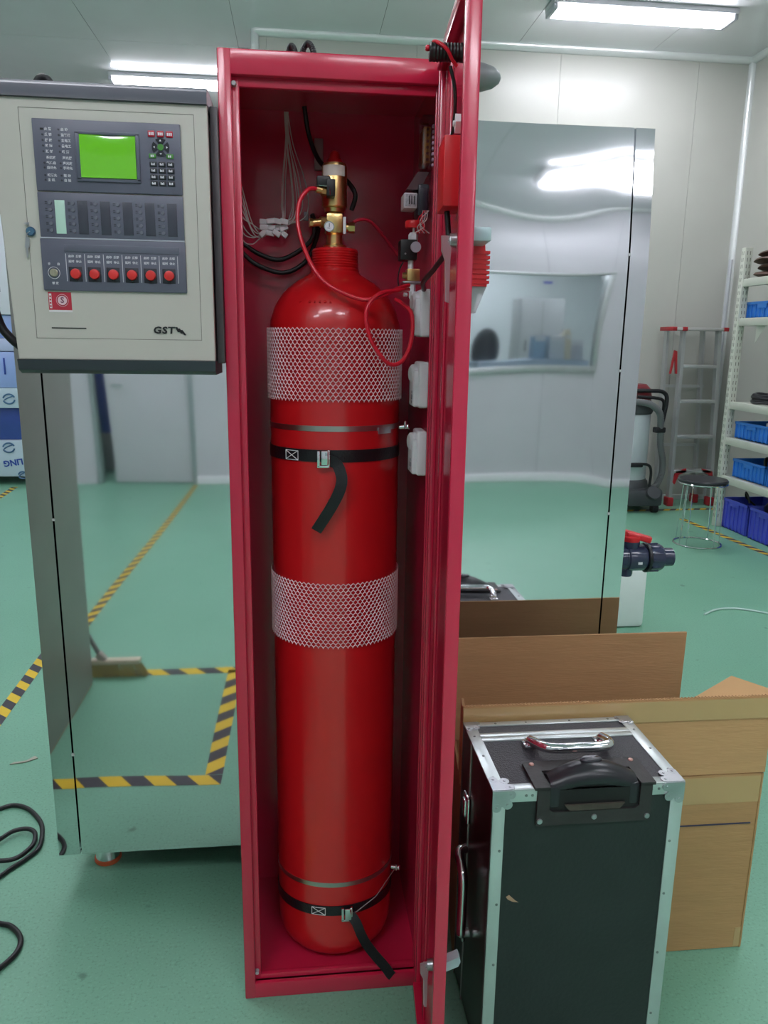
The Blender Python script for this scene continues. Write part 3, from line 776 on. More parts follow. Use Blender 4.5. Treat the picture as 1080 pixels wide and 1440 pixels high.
# white wire bundle
wt = thing('white_wire_bundle', 'bundle of thin white wires with connectors hanging in the upper left of the cabinet', 'wires', (-.02, 1.78, 1.72))
rnd = random.Random(3)
for i in range(9):
    e = Vector((-.05 + rnd.uniform(-.015, .03), 1.77 + rnd.uniform(-.012, .012), 1.725 + rnd.uniform(-.014, .014)))
    sx = -.018 + rnd.uniform(-.006, .006); bow = rnd.uniform(.006, .048) * (1 if i % 3 else -.35)
    P = [(sx, 1.80, 1.965), (sx + bow * .25, 1.795, 1.90), (sx + bow * .8, 1.785, 1.83), (sx + bow, 1.775, 1.775), (sx + bow * .7 - .004, 1.77, 1.742), e]
    b = MB(); b.tube([Vector(p) for p in P], .0012, 6); obj('wire', b, WIREW, wt)
for i in range(8):
    e = Vector((-.055 + rnd.uniform(-.01, .02), 1.77 + rnd.uniform(-.012, .012), 1.722 + rnd.uniform(-.012, .012)))
    z0 = 1.84 - i * .016; sag = rnd.uniform(.0, .03)
    P = [(-.131, 1.70 + rnd.uniform(-.02, .04), z0 + .03), (-.115, 1.75, z0 - .03), (-.095, 1.765, 1.735 - sag + (z0 - 1.78) * .3), (-.075, 1.77, 1.722 - sag * .6), e]
    b = MB(); b.tube([Vector(p) for p in P], .0012, 6); obj('wire', b, WIREW, wt)
for i in range(12):
    x, z = -.068 + (i % 4) * .014 + rnd.uniform(-.003, .003), 1.712 + (i // 4) * .012
    b = MB(); M4 = Matrix.Translation((x, 1.768 + rnd.uniform(-.012, .0), z)) @ Matrix.Rotation(rnd.uniform(-.8, .8), 4, 'Y')
    b.box(-.009, .009, -.006, .006, -.0055, .0055, .0015, mtx=M4); obj('connector', b, WHITE, wt)

# right wall devices
def dev(name, label, cat, mb, m_): return tag(obj(name, mb, m_), label, cat)
rt = thing('relay_terminal_block', 'orange relay terminal block under a clear cover high on the cabinet right wall', 'relay block', (.255, 1.62, 1.86))
b = MB(); b.box(.25, .264, 1.60, 1.66, 1.832, 1.898, .001); obj('terminal_rail', b, mat('amber_plastic', (222, 140, 28), .35, var=.15, scale=60), rt)
b = MB()
for k in range(6): b.cyl((.2575, 1.6, 1.838 + k * .011), (.2575, 1.597, 1.838 + k * .011), .0026, n=10)
obj('terminal_screws', b, mat('dark_amber', (150, 80, 20), .4), rt)
b = MB(); b.box(.2465, .2675, 1.594, 1.668, 1.82, 1.918, .002); obj('clear_cover', b, CLEAR, rt)
b = MB()
for k in range(8): b.cyl((.2665, 1.59, 1.825 + k * .010), (.2665, 1.585, 1.826 + k * .010), .0028, n=8)
obj('terminal_tips', b, mat('tip_mauve', (190, 160, 180), .4), rt)
b = MB(); b.hexa([(.218, 1.60, 1.782), (.245, 1.60, 1.782), (.245, 1.66, 1.782), (.218, 1.66, 1.782), (.24, 1.60, 1.815), (.262, 1.60, 1.815), (.262, 1.66, 1.815), (.24, 1.66, 1.815)]); dev('ribbed_cover', 'slanted dark ribbed cover under the orange relay block', 'cover', b, mat('smoky_cover', (90, 72, 76), .25))
mt = thing('indicator_module', 'small square white indicator module on the cabinet right wall', 'module', (.228, 1.61, 1.76))
b = MB(); b.box(.2135, .24, 1.60, 1.65, 1.747, 1.776, .002); obj('module_case', b, mat('module_white', (212, 206, 212), .3), mt)
b = MB(); b.box(.216, .2375, 1.5985, 1.6, 1.75, 1.7735, .0005); obj('module_window', b, mat('module_window_grey', (170, 165, 172), .2, var=.3, scale=200), mt)
for k in range(3):
    b = MB(); b.box(.2225 + k * .005, .2245 + k * .005, 1.5975, 1.599, 1.754, 1.77); obj('mark', b, BLACK, mt, smooth=False)
b = MB(); b.box(.241, .262, 1.595, 1.65, 1.733, 1.792, .003); b.box(.2435, .2595, 1.591, 1.596, 1.74, 1.785, .002); dev('contactor', 'black contactor block beside the white indicator module', 'contactor', b, mat('contactor_black', (38, 38, 50), .35))
b = MB()
rw = thing('thin_red_wires', 'small tangle of thin red and white wires right of the black contactor', 'wires', (.255, 1.59, 1.72))
for k in range(7):
    z = 1.738 - k * .004; P = [(.25 + k * .002, 1.59, 1.742), (.246 + rnd.uniform(-.006, .012), 1.588, 1.725), (.24 + rnd.uniform(0, .02), 1.59, 1.712), (.235 + k * .005, 1.595, 1.70)]
    b = MB(); b.tube([Vector(p) for p in P], .001, 5); obj('wire', b, HOSER if k % 2 else WIREW, rw)
sv = thing('selector_valve', 'small valve assembly with red cap, black coil and brass block on the cabinet right wall', 'valve', (.235, 1.62, 1.65))
b = MB(); b.lathe([(.0165, 1.712), (.018, 1.715), (.018, 1.723), (.0165, 1.726)], (.237, 1.62, 0), n=28); obj('red_cap', b, BRED, sv)
b = MB(); b.cyl((.237, 1.62, 1.70), (.237, 1.62, 1.713), .0025, n=8); b.lathe([(.009, 1.686), (.010, 1.69), (.010, 1.699), (.006, 1.704)], (.236, 1.62, 0), n=6); obj('white_fitting', b, WHITE, sv)
b = MB(); b.box(.2085, .243, 1.604, 1.645, 1.649, 1.689, .003); cl = obj('coil', b, BLACK, sv)
b = MB(); b.cyl((.2185, 1.604, 1.661), (.2185, 1.6025, 1.661), .0018, n=10); obj('screw', b, GALV, cl)
b = MB(); b.cyl((.239, 1.6035, 1.674), (.239, 1.599, 1.674), .0105, n=28); b.cyl((.239, 1.599, 1.683), (.239, 1.5985, 1.683), .0015, n=8); obj('tag_disc', b, mat('grey_disc', (172, 166, 178), .4), sv)
b = MB(); b.cyl((.232, 1.62, 1.632), (.232, 1.62, 1.65), .006, n=10); obj('stem', b, WHITE, sv)
b = MB(); b.box(.224, .25, 1.608, 1.64, 1.609, 1.633, .002); b.cyl((.2155, 1.62, 1.62), (.226, 1.62, 1.62), .006, n=6); obj('brass_block', b, BRASS, sv)
b = MB(); b.box(.215, .258, 1.606, 1.645, 1.604, 1.6085, .001); obj('mount_plate', b, GALV, sv)
b = MB(); b.lathe([(.008, 1.588), (.009, 1.592), (.009, 1.603)], (.234, 1.618, 0), n=6); b.lathe([(.008, 1.573), (.0095, 1.577), (.0095, 1.588)], (.238, 1.612, 0), n=6); b.cyl((.225, 1.615, 1.582), (.218, 1.613, 1.582), .004, n=8); obj('white_nuts', b, WHITE, sv)
wire('thin_cable', [(.215, 1.61, 1.645), (.207, 1.602, 1.63), (.204, 1.6, 1.61), (.208, 1.602, 1.595), (.222, 1.605, 1.59)], .0014, RUBBER, 'thin black wire from the black coil down to the hose', 'cable', 6)
first = None
for (z0, z1), lab in zip(((1.497, 1.592), (1.354, 1.448), (1.21, 1.309)), ('topmost of the three white junction boxes on the cabinet right wall', 'middle one of the three white junction boxes on the cabinet right wall', 'lowest of the three white junction boxes on the cabinet right wall')):
    z = (z0 + z1) / 2
    if first is None:
        t = thing('junction_box', lab, 'junction box', (.268, 1.6, z), 'white junction boxes in the cabinet'); first = t; zf = z
        b = MB(); b.box(.246, .2675, 1.565, 1.635, z - .047, z + .047, .005, 3); b.box(.236, .2675, 1.572, 1.632, z - .045, z + .03, .005, 3); obj('housing', b, WHITE, t)
        b = MB(); b.lathe([(.017, 0), (.02, .006), (.019, .014), (.014, .018)], (.25, 1.6, z + .022), n=24, d=(-1, -.15, 0)); obj('cover_knob', b, WHITE, t)
        b = MB(); b.cyl((.2362, 1.59, z - .015), (.2352, 1.59, z - .015), .003, n=10); b.cyl((.2362, 1.59, z - .035), (.2352, 1.59, z - .035), .003, n=10); b.box(.2352, .2362, 1.583, 1.597, z - .03, z - .02)
        obj('contacts', b, mat('contact_grey', (120, 120, 130), .4), t)
    else:
        t = copy_tree(first); t.location.z = z; t['label'] = lab
# coils on the cabinet roof
for cx, ry, lab in ((-.006, .012, 'left black corrugated loop on the red cabinet roof'), (.026, .017, 'right black corrugated loop on the red cabinet roof')):
    b = MB(); pts = []; n = 60; rr = []
    for k in range(n + 1):
        a = math.pi * k / n; pts.append(Vector((cx + math.cos(a) * ry * .9, 1.65 + .04 * (k / n - .5), CH_ + .037 * 0 + .005 + math.sin(a) * (.058 if ry > .015 else .052)))); rr.append(.0062 if k % 2 else .0052)
    pts = [Vector((pts[0].x, pts[0].y, CH_))] + pts + [Vector((pts[-1].x, pts[-1].y, CH_))]; rr = [.0055] + rr + [.0055]
    b.tube(pts, rr, 10, smooth=False); tag(obj('conduit_loop', b, RUBBER), lab, 'conduit', 'conduit loops on the cabinet roof')

# =================================================================== CONTROL PANEL
PX0, PX1, PZ0, PZ1, PY = -.493, -.149, 1.448, 1.877, 1.45
gp = thing('alarm_control_panel', 'cream fire alarm control panel with green screen hung on the left of the red cabinet', 'control panel', (-.32, 1.51, 1.42))
obj('housing', bx(PX0 + .001, PX1 - .004, PY + .012, 1.575, PZ0 - .01, PZ1 + .012, .004), GSIDE, gp)
b = MB(); b.prism([(PX0, PZ0), (PX1, PZ0), (PX1, PZ1), (PX0 - .017, PZ1)], (0, PY, 0), (1, 0, 0), (0, 0, 1), (0, 1, 0), .014); obj('front_door', b, GSTC, gp, smooth=False, bevel=.002)
b = MB(); b.prism([(0, 0), (.014, -.001), (.13, 0), (.13, .03), (.02, .03), (.006, .02)], (PX0 - .022, PY - .006, PZ1), (0, 1, 0), (0, 0, 1), (1, 0, 0), PX1 - PX0 + .022); tcp = obj('top_cap', b, GSTCAP, gp)
b = MB(); b.prism([(0, 0), (.13, 0), (.13, -.025), (.02, -.025), (.004, -.018)], (PX0 - .001, PY - .005, PZ0), (0, 1, 0), (0, 0, 1), (1, 0, 0), PX1 - PX0 + .001); obj('bottom_cap', b, mat('cap_dark', (58, 62, 70), .4), gp)
b = MB(); b.box(-.149, -.1355, PY + .04, 1.57, PZ0 - .005, PZ1 + .01, .002); obj('mounting_bracket', b, GSIDE, gp)
# inset door line
b = MB(); f_ = PY - .0004; lw = .0008
for a in ((-.459, -.172, 1.8605, 1.8605 + lw), (-.4595, -.172, 1.485, 1.485 + lw)): b.box(a[0], a[1], f_, PY + .0005, a[2], a[3])
for a in ((-.459, -.459 + lw), (-.1725, -.1725 + lw)): b.box(a[0], a[1], f_, PY + .0005, 1.485, 1.861)
obj('door_seam', b, mat('seam_dark', (110, 108, 100), .6), gp, smooth=False)
# modules
my0 = PY - .005
dm = obj('display_module', bx(-.4375, -.195, my0, PY + .002, 1.7305, 1.844, .0015), GSTG, gp)
im = obj('indicator_module', bx(-.4375, -.195, my0, PY + .002, 1.6555, 1.7285, .0015), GSTG, gp)
lm = obj('launch_module', bx(-.439, -.1945, my0, PY + .002, 1.567, 1.6535, .0015), GSTG, gp)
b = MB(); b.box(-.438, -.195, my0 - .0003, my0 + .003, 1.6535, 1.6555); obj('divider_line', b, mat('pale_line', (180, 184, 196), .4), gp, smooth=False)
b = MB()
b.box(-.369, -.264, my0 - .003, my0 + .001, 1.747, 1.753, .001); b.box(-.369, -.264, my0 - .003, my0 + .001, 1.8215, 1.8265, .001); b.box(-.369, -.3615, my0 - .003, my0 + .001, 1.749, 1.825, .001); b.box(-.27, -.264, my0 - .003, my0 + .001, 1.749, 1.825, .001)
obj('screen_frame', b, mat('screen_frame_grey', (92, 96, 112), .35), dm)
SCR = mat('lcd_green', (80, 150, 18), .08, emit=(92, 172, 18), strength=.3, coat=1.0, coat_rough=.03)
b = MB(); nxx, nzz = 20, 20   # slightly bowed glass
gr = []
for j in range(nzz + 1):
    row = []
    for i in range(nxx + 1):
        x = -.3615 + (.0915) * i / nxx; z = 1.753 + .0685 * j / nzz
        bow = .0022 * (1 - ((i / nxx - .5) * 2) ** 2) * (1 - ((j / nzz - .5) * 2) ** 2)
        tt2 = max(0, (j / nzz - .42 - .14 * ((i / nxx - .55) * 2) ** 2) / .58); row.append(b.bm.verts.new((x, my0 - .0048 + .0052 * tt2 ** 2, z)))
    gr.append(row)
for j in range(nzz):
    for i in range(nxx): b.bm.faces.new((gr[j][i], gr[j][i + 1], gr[j + 1][i + 1], gr[j + 1][i]))
obj('screen', b, SCR, dm, label='lit green display')
LB = mat('print_white', (222, 222, 228), .6)
def key(x, z, w, h_, m_, par, r=.0015, name='key', dep=.002):
    return obj(name, bx(x - w / 2, x + w / 2, my0 - dep, my0 + .0005, z - h_ / 2, z + h_ / 2, r * .6), m_, par)
KR = mat('key_red', (184, 28, 52), .35); KG = mat('key_green', (74, 140, 60), .35); KB = mat('key_black', (34, 36, 44), .35)
for x in (-.243, -.228, -.213): 
    k_ = key(x, 1.827, .0115, .010, KR, dm); 
for x in (-.2425, -.2135): key(x, 1.792, .012, .0075, KG, dm)
for dx_, dz_, a in ((0, .011, 0), (0, -.011, 0), (-.0105, 0, 1), (.0105, 0, 1)):
    b = MB(); cxk, czk = -.2285, 1.806; a0 = math.atan2(dz_, dx_)
    poly = [(math.cos(a0 + t) * .0145, math.sin(a0 + t) * .0145) for t in (-.62, -.31, 0, .31, .62)] + [(math.cos(a0 + t) * .0065, math.sin(a0 + t) * .0065) for t in (.55, 0, -.55)]
    b.prism(poly, (cxk, my0 + .0003, czk), (1, 0, 0), (0, 0, 1), (0, -1, 0), .0022); kk = obj('arrow_key', b, KB, dm)
    b = MB(); b.prism([(math.cos(a0) * .0125, math.sin(a0) * .0125), (math.cos(a0 + .2) * .0095, math.sin(a0 + .2) * .0095), (math.cos(a0 - .2) * .0095, math.sin(a0 - .2) * .0095)], (cxk, my0 - .0019, czk), (1, 0, 0), (0, 0, 1), (0, -1, 0), .0004); obj('arrow', b, LB, kk, smooth=False)
b = MB(); b.cyl((-.2285, my0 + .0003, 1.806), (-.2285, my0 - .0025, 1.806), .0052, n=20); obj('centre_key', b, KG, dm)
for j in range(4):
    for i in range(3):
        key(-.242 + i * .0145, 1.779 - j * .0103, .0122, .0082, KB, dm)
digits = ['1', '2', '3', '4', '5', '6', '7', '8', '9', '*', '0', '#']
b = MB()
obj('key_marks', (lambda bb: ([bb.box(-.242 + i * .0145 - .0034 + q * .0022, -.242 + i * .0145 - .0034 + q * .0022 + .0016, my0 - .0023, my0 - .0018, 1.779 - j * .0103 - .002, 1.779 - j * .0103 + .0018 - (q % 2) * .001) for j in range(4) for i in range(3) for q in range(3)], [bb.box(x - .004 + q * .003, x - .0018 + q * .003, my0 - .0023, my0 - .0018, 1.8245, 1.829) for x in (-.243, -.228, -.213) for q in range(3)], [bb.box(x - .003 + q * .003, x - .0008 + q * .003, my0 - .0023, my0 - .0018, 1.790, 1.7935) for x in (-.2425, -.2135) for q in range(2)], bb)[-1])(b), LB, dm, smooth=False)
# status lamps and their captions
words = [['火 警', '启 动'], ['反 馈', '监管报'], ['屏 蔽', '主电工'], ['故 障', '备电工'], ['延 时', '喷 洒'], ['系统故', '声光屏'], ['气体启', '声光故'], ['自动允', '手动允'], ['喷洒允', '联 动'], ['主 机', '自 检']]
zrow = [1.8275, 1.8188, 1.810, 1.8015, 1.7925, 1.783, 1.7745, 1.767, 1.755, 1.7475]
for j, z in enumerate(zrow):
    for i in range(2):
        x = -.4215 + i * .0265
        if j != 5:
            b = MB(); b.cyl((x, my0 + .0002, z), (x, my0 - .0008, z), .0016, n=10); obj('status_lamp', b, GSTD, dm)
        text(words[j][i], .0052, Vector((x + .0035, my0 - .0003, z)), FRONT, LB, dm, name='caption', align='LEFT', bold=.00012, extrude=.0001)
b = MB(); b.box(-.4245, -.4195, my0 - .001, my0, 1.826, 1.829); obj('lit_lamp', b, BLACK, dm, smooth=False)
# indicator module: columns of round lamps and label slots
for i in range(6):
    x = -.4175 + i * .0375
    for j in range(5):
        z = 1.7115 - j * .0112
        b = MB(); b.cyl((x, my0 + .0002, z), (x, my0 - .0018, z), .0032, .0028, 14); obj('round_button', b, mat('button_grey', (112, 114, 126), .35), im)
        b = MB(); b.box(x - .0085, x - .005, my0 - .0005, my0 + .0002, z - .0022, z - .0007); b.box(x - .0085, x - .005, my0 - .0005, my0 + .0002, z + .0007, z + .0022); obj('tiny_lamps', b, GSTD, im, smooth=False)
    obj('label_slot', bx(x + .0075, x + .024, my0 - .0007, my0 + .0003, 1.6615, 1.716, .0004), mat('mint_paper', (190, 224, 208), .5) if i == 0 else mat('slot_dark', (66, 68, 80), .3), im, label='mint green paper strip' if i == 0 else None)
# launch module
obj('hinged_cover', bx(-.40, -.205, my0 - .0012, my0 + .0005, 1.632, 1.644, .0006), mat('cover_grey', (98, 101, 116), .35), lm)
b = MB()
for i in range(7): x = -.398 + i * .0316; b.box(x - .0004, x + .0004, my0 - .0005, my0 + .0003, 1.583, 1.629)
obj('divider', b, LB, lm, smooth=False)
w2 = ['主', '备', '启', '停']
for i in range(6):
    x = -.383 + i * .0318
    b = MB(); b.box(x - .0115, x + .011, my0 - .0008, my0 + .0004, 1.5825, 1.6075, .0005); sk = obj('button_well', b, mat('well_black', (40, 42, 52), .4), lm)
    b = MB(); b.lathe([(.0088, 0), (.0088, .003), (.008, .0062), (.006, .007)], (x + .0005, my0 - .0006, 1.5955), n=26, d=(0, -1, 0)); obj('red_button', b, mat('button_red', (222, 52, 50), .35), sk)
    b = MB(); b.box(x - .002, x + .003, my0 - .004, my0 - .0006, 1.583, 1.5865, .0005); obj('button_clip', b, BLACK, sk)
    for j, s in enumerate((('启动', '反馈'), ('延时', '停止'))):
        for q in range(2): text(s[q], .0048, Vector((x - .006 + q * .0125, my0 - .0003, 1.6245 - j * .0085)), FRONT, LB, lm, name='caption', bold=.0001, extrude=.0001)
b = MB(); b.lathe([(.0068, 0), (.0068, .003), (.0055, .0042)], (-.4195, my0, 1.5965), n=24, d=(0, -1, 0)); b.box(-.4202, -.4188, my0 - .0048, my0 - .004, 1.592, 1.601); obj('key_switch', b, mat('switch_metal', (190, 184, 160), .3, metal=.7), lm)
b = MB(); 
pts = [Vector((-.4195 + .0098 * math.cos(2 * math.pi * k / 32), my0 - .0004, 1.5965 + .0098 * math.sin(2 * math.pi * k / 32))) for k in range(32)]
b.tube(pts, .0005, 4, closed=True, smooth=False); obj('switch_ring', b, LB, lm)
for s, x, z in (('手', -.4265, 1.611), ('自', -.411, 1.611), ('锁 定', -.4185, 1.579)): text(s, .0048, Vector((x, my0 - .0003, z)), FRONT, LB, lm, name='caption', bold=.0001, extrude=.0001)
# sticker
st = obj('approval_sticker', bx(-.434, -.395, PY - .0004, PY + .0005, 1.532, 1.5645), mat('sticker_red', (190, 44, 64), .5), gp, smooth=False, label='red approval sticker with a round S mark')
b = MB(); b.cyl((-.4105, PY - .0004, 1.5505), (-.4105, PY - .0007, 1.5505), .0105, n=32); obj('ring_mark', b, mat('sticker_pink', (226, 196, 204), .5), st, smooth=False)
b = MB(); pts = [Vector((-.4105 + .0088 * math.cos(2 * math.pi * k / 32), PY - .0009, 1.5505 + .0088 * math.sin(2 * math.pi * k / 32))) for k in range(32)]; b.tube(pts, .0009, 4, closed=True, smooth=False); obj('ring_mark', b, mat('sticker_red', (190, 44, 64)), st, smooth=False)
text('S', .0135, Vector((-.4105, PY - .0009, 1.5505)), FRONT, mat('sticker_mauve', (120, 60, 90), .5), st, bold=.0003)
b = MB(); b.box(-.434, -.3945, PY - .0008, PY - .0003, 1.5305, 1.534); b.box(-.4325, -.4285, PY - .0008, PY - .0003, 1.537, 1.562); obj('sticker_border', b, mat('sticker_white', (228, 222, 224), .5), st, smooth=False)
b = MB(); [b.box(-.4318, -.4292, PY - .0011, PY - .0007, 1.539 + k * .0055, 1.542 + k * .0055) for k in range(4)]; obj('sticker_lettering', b, mat('sticker_red', (190, 44, 64)), st, smooth=False)
obj('slot_line', bx(-.432, -.373, PY - .0008, PY + .0005, 1.5022, 1.5042), mat('slot_black', (44, 44, 44), .5), gp, smooth=False)
text('GST', .0165, Vector((-.2385, PY - .001, 1.5015)), FRONT @ Matrix.Diagonal((1.18, 1, 1)), mat('logo_black', (30, 30, 34), .35), gp, name='logo', bold=.0005, shear=.1, extrude=.001, spacing=1.12)
b = MB()
for k in range(3): b.prism([(0, 0), (.004, 0), (.0085 + k * .001, -.009), (.0045 + k * .001, -.009)], (-.2185 + k * .0045, PY - .0018, 1.508 - k * .0025), (1, 0, 0), (0, 0, 1), (0, 1, 0), .002)
obj('logo', b, mat('logo_black', (30, 30, 34)), gp, smooth=False)
b = MB(); b.lathe([(.0078, 0), (.0078, .004), (.006, .006)], (-.4535, PY - .0002, 1.664), n=24, d=(0, -1, 0)); lkk = obj('door_lock', b, mat('lock_blue_steel', (90, 130, 160), .25, metal=.6), gp)
b = MB(); b.prism([(-.005, .012), (.004, .014), (.003, .008)], (-.459, PY - .003, 1.665), (1, 0, 0), (0, 0, 1), (0, -1, 0), .002); b.prism([(0, 0), (.006, -.002), (.0045, -.018), (.002, -.02), (.0015, -.034), (-.001, -.036), (-.0015, -.02), (-.003, -.017)], (-.462, PY - .003, 1.656), (1, 0, 0), (0, 0, 1), (0, -1, 0), .0012); b.tube([(-.4535, PY - .006, 1.664), (-.459, PY - .006, 1.66), (-.461, PY - .004, 1.655)], .0008, 5); obj('hanging_keys', b, GALV, lkk)
# gland/cable loop on top, and cable behind
b = MB(); pts = [Vector((-.443 + .017 * math.cos(math.pi * k / 12), 1.55, 1.905 + .032 * math.sin(math.pi * k / 12))) for k in range(13)]; b.tube(pts, .0065, 10, smooth=False); b.cyl((-.443, 1.545, 1.906), (-.443, 1.555, 1.906), .02, n=24)
tag(obj('conduit_loop', b, RUBBER), 'small black conduit hump on top of the cream control panel', 'conduit')
wire('power_cable', [(-.60, 1.60, 1.66), (-.592, 1.615, 1.57), (-.58, 1.62, 1.511), (-.565, 1.62, 1.487), (-.545, 1.62, 1.468), (-.52, 1.61, 1.457), (-.48, 1.60, 1.452), (-.44, 1.60, 1.47), (-.42, 1.59, 1.50)], .0085, RUBBER, 'black cable curling in behind the left side of the control panel', 'cable')

# =================================================================== FLIGHT CASE
FX0, FX1, FY0, FY1, FZ = .359, .742, 1.264, 1.53, .66
BLKP = mat('case_black_panel', (30, 36, 36), .42, var=.15, scale=9, bump=.08, bump_scale=120)
BLKG = mat('case_gloss_side', (10, 10, 11), .3, coat=.2, coat_rough=.1)
BLKD = mat('case_dimpled_top', (58, 58, 64), .4, var=.3, scale=260, bump=.3, bump_scale=350)
fc = thing('flight_case', 'black trolley flight case with aluminium edging in front of the carton', 'case', ((FX0 + FX1) / 2, (FY0 + FY1) / 2, 0))
obj('front_panel', bx(FX0 + .01, FX1 - .01, FY0 + .002, FY0 + .012, .012, FZ - .01), BLKP, fc, smooth=False)
obj('side_panel', bx(FX0 + .002, FX0 + .01, FY0 + .004, FY1 - .004, .012, FZ - .008), BLKG, fc, smooth=False)
obj('side_panel', bx(FX1 - .01, FX1 - .002, FY0 + .004, FY1 - .004, .012, FZ - .008), BLKG, fc, smooth=False)
obj('back_panel', bx(FX0 + .01, FX1 - .01, FY1 - .012, FY1 - .002, .012, FZ - .01), BLKP, fc, smooth=False)
obj('top_panel', bx(FX0 + .01, FX1 - .01, FY0 + .012, FY1 - .012, FZ - .012, FZ - .002), BLKD, fc, smooth=False)
obj('bottom_panel', bx(FX0 + .01, FX1 - .01, FY0 + .012, FY1 - .012, .006, .014), BLKP, fc, smooth=False)
ew = .026; tt_ = .0016
def edge(x0, x1, y0, y1, z0, z1): obj('edging', bx(x0, x1, y0, y1, z0, z1, .0006), ALU, fc)
for x0, x1 in ((FX0, FX0 + ew), (FX1 - ew, FX1)):
    edge(x0, x1, FY0, FY0 + tt_ + .001, 0.003, FZ - .001)          # front verticals
    edge(x0, x1, FY0, FY1, FZ - tt_ - .001, FZ)                      # top sides
edge(FX0 + ew, FX1 - ew, FY0, FY0 + tt_ + .001, FZ - ew, FZ - .001)
edge(FX0 + ew, FX1 - ew, FY0, FY0 + .022, FZ - tt_ - .001, FZ)
edge(FX0 + ew, FX1 - ew, FY1 - .018, FY1, FZ - tt_ - .001, FZ)
edge(FX0 + ew - .002, FX1 - ew + .002, 1.447, 1.463, FZ - .003, FZ + .0008); edge(FX0 + ew - .002, FX1 - ew + .002, 1.464, 1.48, FZ - .003, FZ + .0008)
edge(FX0 + ew, FX1 - ew, FY0, FY0 + tt_ + .001, .003, ew)
for y0, y1 in ((FY0, FY0 + .004), (FY1 - .004, FY1)):
    b = MB(); b.box(FX0, FX0 + .002, y0, y1, .003, FZ - .001); obj('edging', b, mat('edging_crimson_sheen', (120, 100, 105), .3, metal=.8), fc, smooth=False)  # crimson reflection of the cabinet tinted into the metal colour
b = MB(); b.box(FX0 + .0005, FX0 + .0025, 1.449, 1.456, .003, FZ - .001); obj('lid_seam', b, ALU, fc, smooth=False)
# rivets
RV = [((x, FY0, z), (0, -1, 0)) for z in (.12, .27, .41, .53) for x in (FX0 + .019, FX1 - .019)]
RV += [((x, y, FZ), (0, 0, 1)) for y in (1.31, 1.39, 1.47) for x in (FX0 + .012, FX1 - .012)]
RV += [((x, FY1 - .009, FZ), (0, 0, 1)) for x in (.43, .5, .6, .69)] + [((x, FY0, FZ - .013), (0, -1, 0)) for x in (.425, .437, .675, .69)]
for c_, d_ in RV:
    b = MB(); b.lathe([(.003, 0), (.0024, .0012), (0, .0016)], c_, n=8, d=d_); obj('rivet', b, mat('rivet_grey', (140, 146, 146), .3, metal=.8), fc)
# corner brackets: clover-shaped plates on each face
def clover(o, u, v, w, k=1.0):
    b = MB(); o, u, v, w = Vector(o), Vector(u), Vector(v), Vector(w)
    b.prism([(0, 0), (.034 * k, 0), (.034 * k, .024 * k), (.024 * k, .034 * k), (0, .034 * k)], o, u, v, w, .0022)
    for a, c, r in ((.036, .009, .009), (.009, .036, .009), (.030, .030, .0095)):
        cc = o + u * a * k + v * c * k; b.cyl(cc, cc + w * .0024, r * k, n=18)
        b.cyl(cc + w * .002, cc + w * .0038, .0026 * k, n=8)
    return b
for x, ux in ((FX0, 1), (FX1, -1)):
    obj('corner_bracket', clover((x, FY0 + .0005, FZ), (ux, 0, 0), (0, 0, -1), (0, -1, 0)), GALV, fc)
    obj('corner_bracket', clover((x, FY0, FZ - .0005), (ux, 0, 0), (0, 1, 0), (0, 0, 1)), GALV, fc)
    obj('corner_bracket', clover((x, FY1, FZ - .0005), (ux, 0, 0), (0, -1, 0), (0, 0, 1), .8), GALV, fc)
    obj('corner_bracket', clover((x, FY0 + .0005, .002), (ux, 0, 0), (0, 0, 1), (0, -1, 0)), GALV, fc)
    b = MB(); b.lathe([(.0085, -.006), (.013, -.002), (.0155, .004), (.014, .0095), (.0085, .0135), (0, .015)], (x + ux * .004, FY0 + .004, FZ - .005), n=16, d=(0, 0, 1)); b.xf(lambda c, x=x: c)
# top chrome handle
b = MB()
for x in (.478, .634): b.box(x - .014, x + .014, 1.408, 1.436, FZ, FZ + .007, .002); b.box(x - .010, x + .010, 1.412, 1.43, FZ + .005, FZ + .016, .004)
hb = obj('handle_mount', b, CHROME, fc)
b = MB(); b.tube([(.478, 1.42, FZ + .013), (.483, 1.40, FZ + .018), (.497, 1.375, FZ + .022), (.525, 1.368, FZ + .022), (.57, 1.368, FZ + .022), (.612, 1.368, FZ + .022), (.632, 1.376, FZ + .022), (.637, 1.40, FZ + .018), (.634, 1.42, FZ + .013)], .0105, 12)
obj('carry_handle', b, CHROME, hb)
# trolley handle unit, wrapping over the front top edge
TP = mat('trolley_plastic', (44, 42, 42), .5, var=.25, scale=14, bump=.1, bump_scale=80)
b = MB(); tx0, tx1 = .440, .680
W_ = tx1 - tx0
b.prism([(.006, 0), (W_ - .006, 0), (W_ - .006, .0775), (W_ - .03, .0775), (W_ - .03, .034), (W_ - .038, .028), (.038, .028), (.03, .034), (.03, .0775), (.006, .0775)], (tx0, FY0 - .006, .584), (1, 0, 0), (0, 0, 1), (0, 1, 0), .008)
b.prism([(0, 0), (.03, 0), (.03, .058), (W_ - .03, .058), (W_ - .03, 0), (W_, 0), (W_, .088), (W_ - .006, .093), (.006, .093), (0, .088)], (tx0, FY0 - .006, FZ), (1, 0, 0), (0, 1, 0), (0, 0, 1), .006)
tr = obj('trolley_housing', b, TP, fc)
b = MB(); b.box(tx0 + .028, tx1 - .028, FY0 - .002, FY0 + .03, .612, FZ - .004); b.box(tx0 + .028, tx1 - .028, FY0, 1.325, FZ - .006, FZ + .0015); obj('handle_recess', b, mat('recess_black', (14, 14, 15), .6), tr, smooth=False)
b = MB(); NB = 18; P = []
rows = []
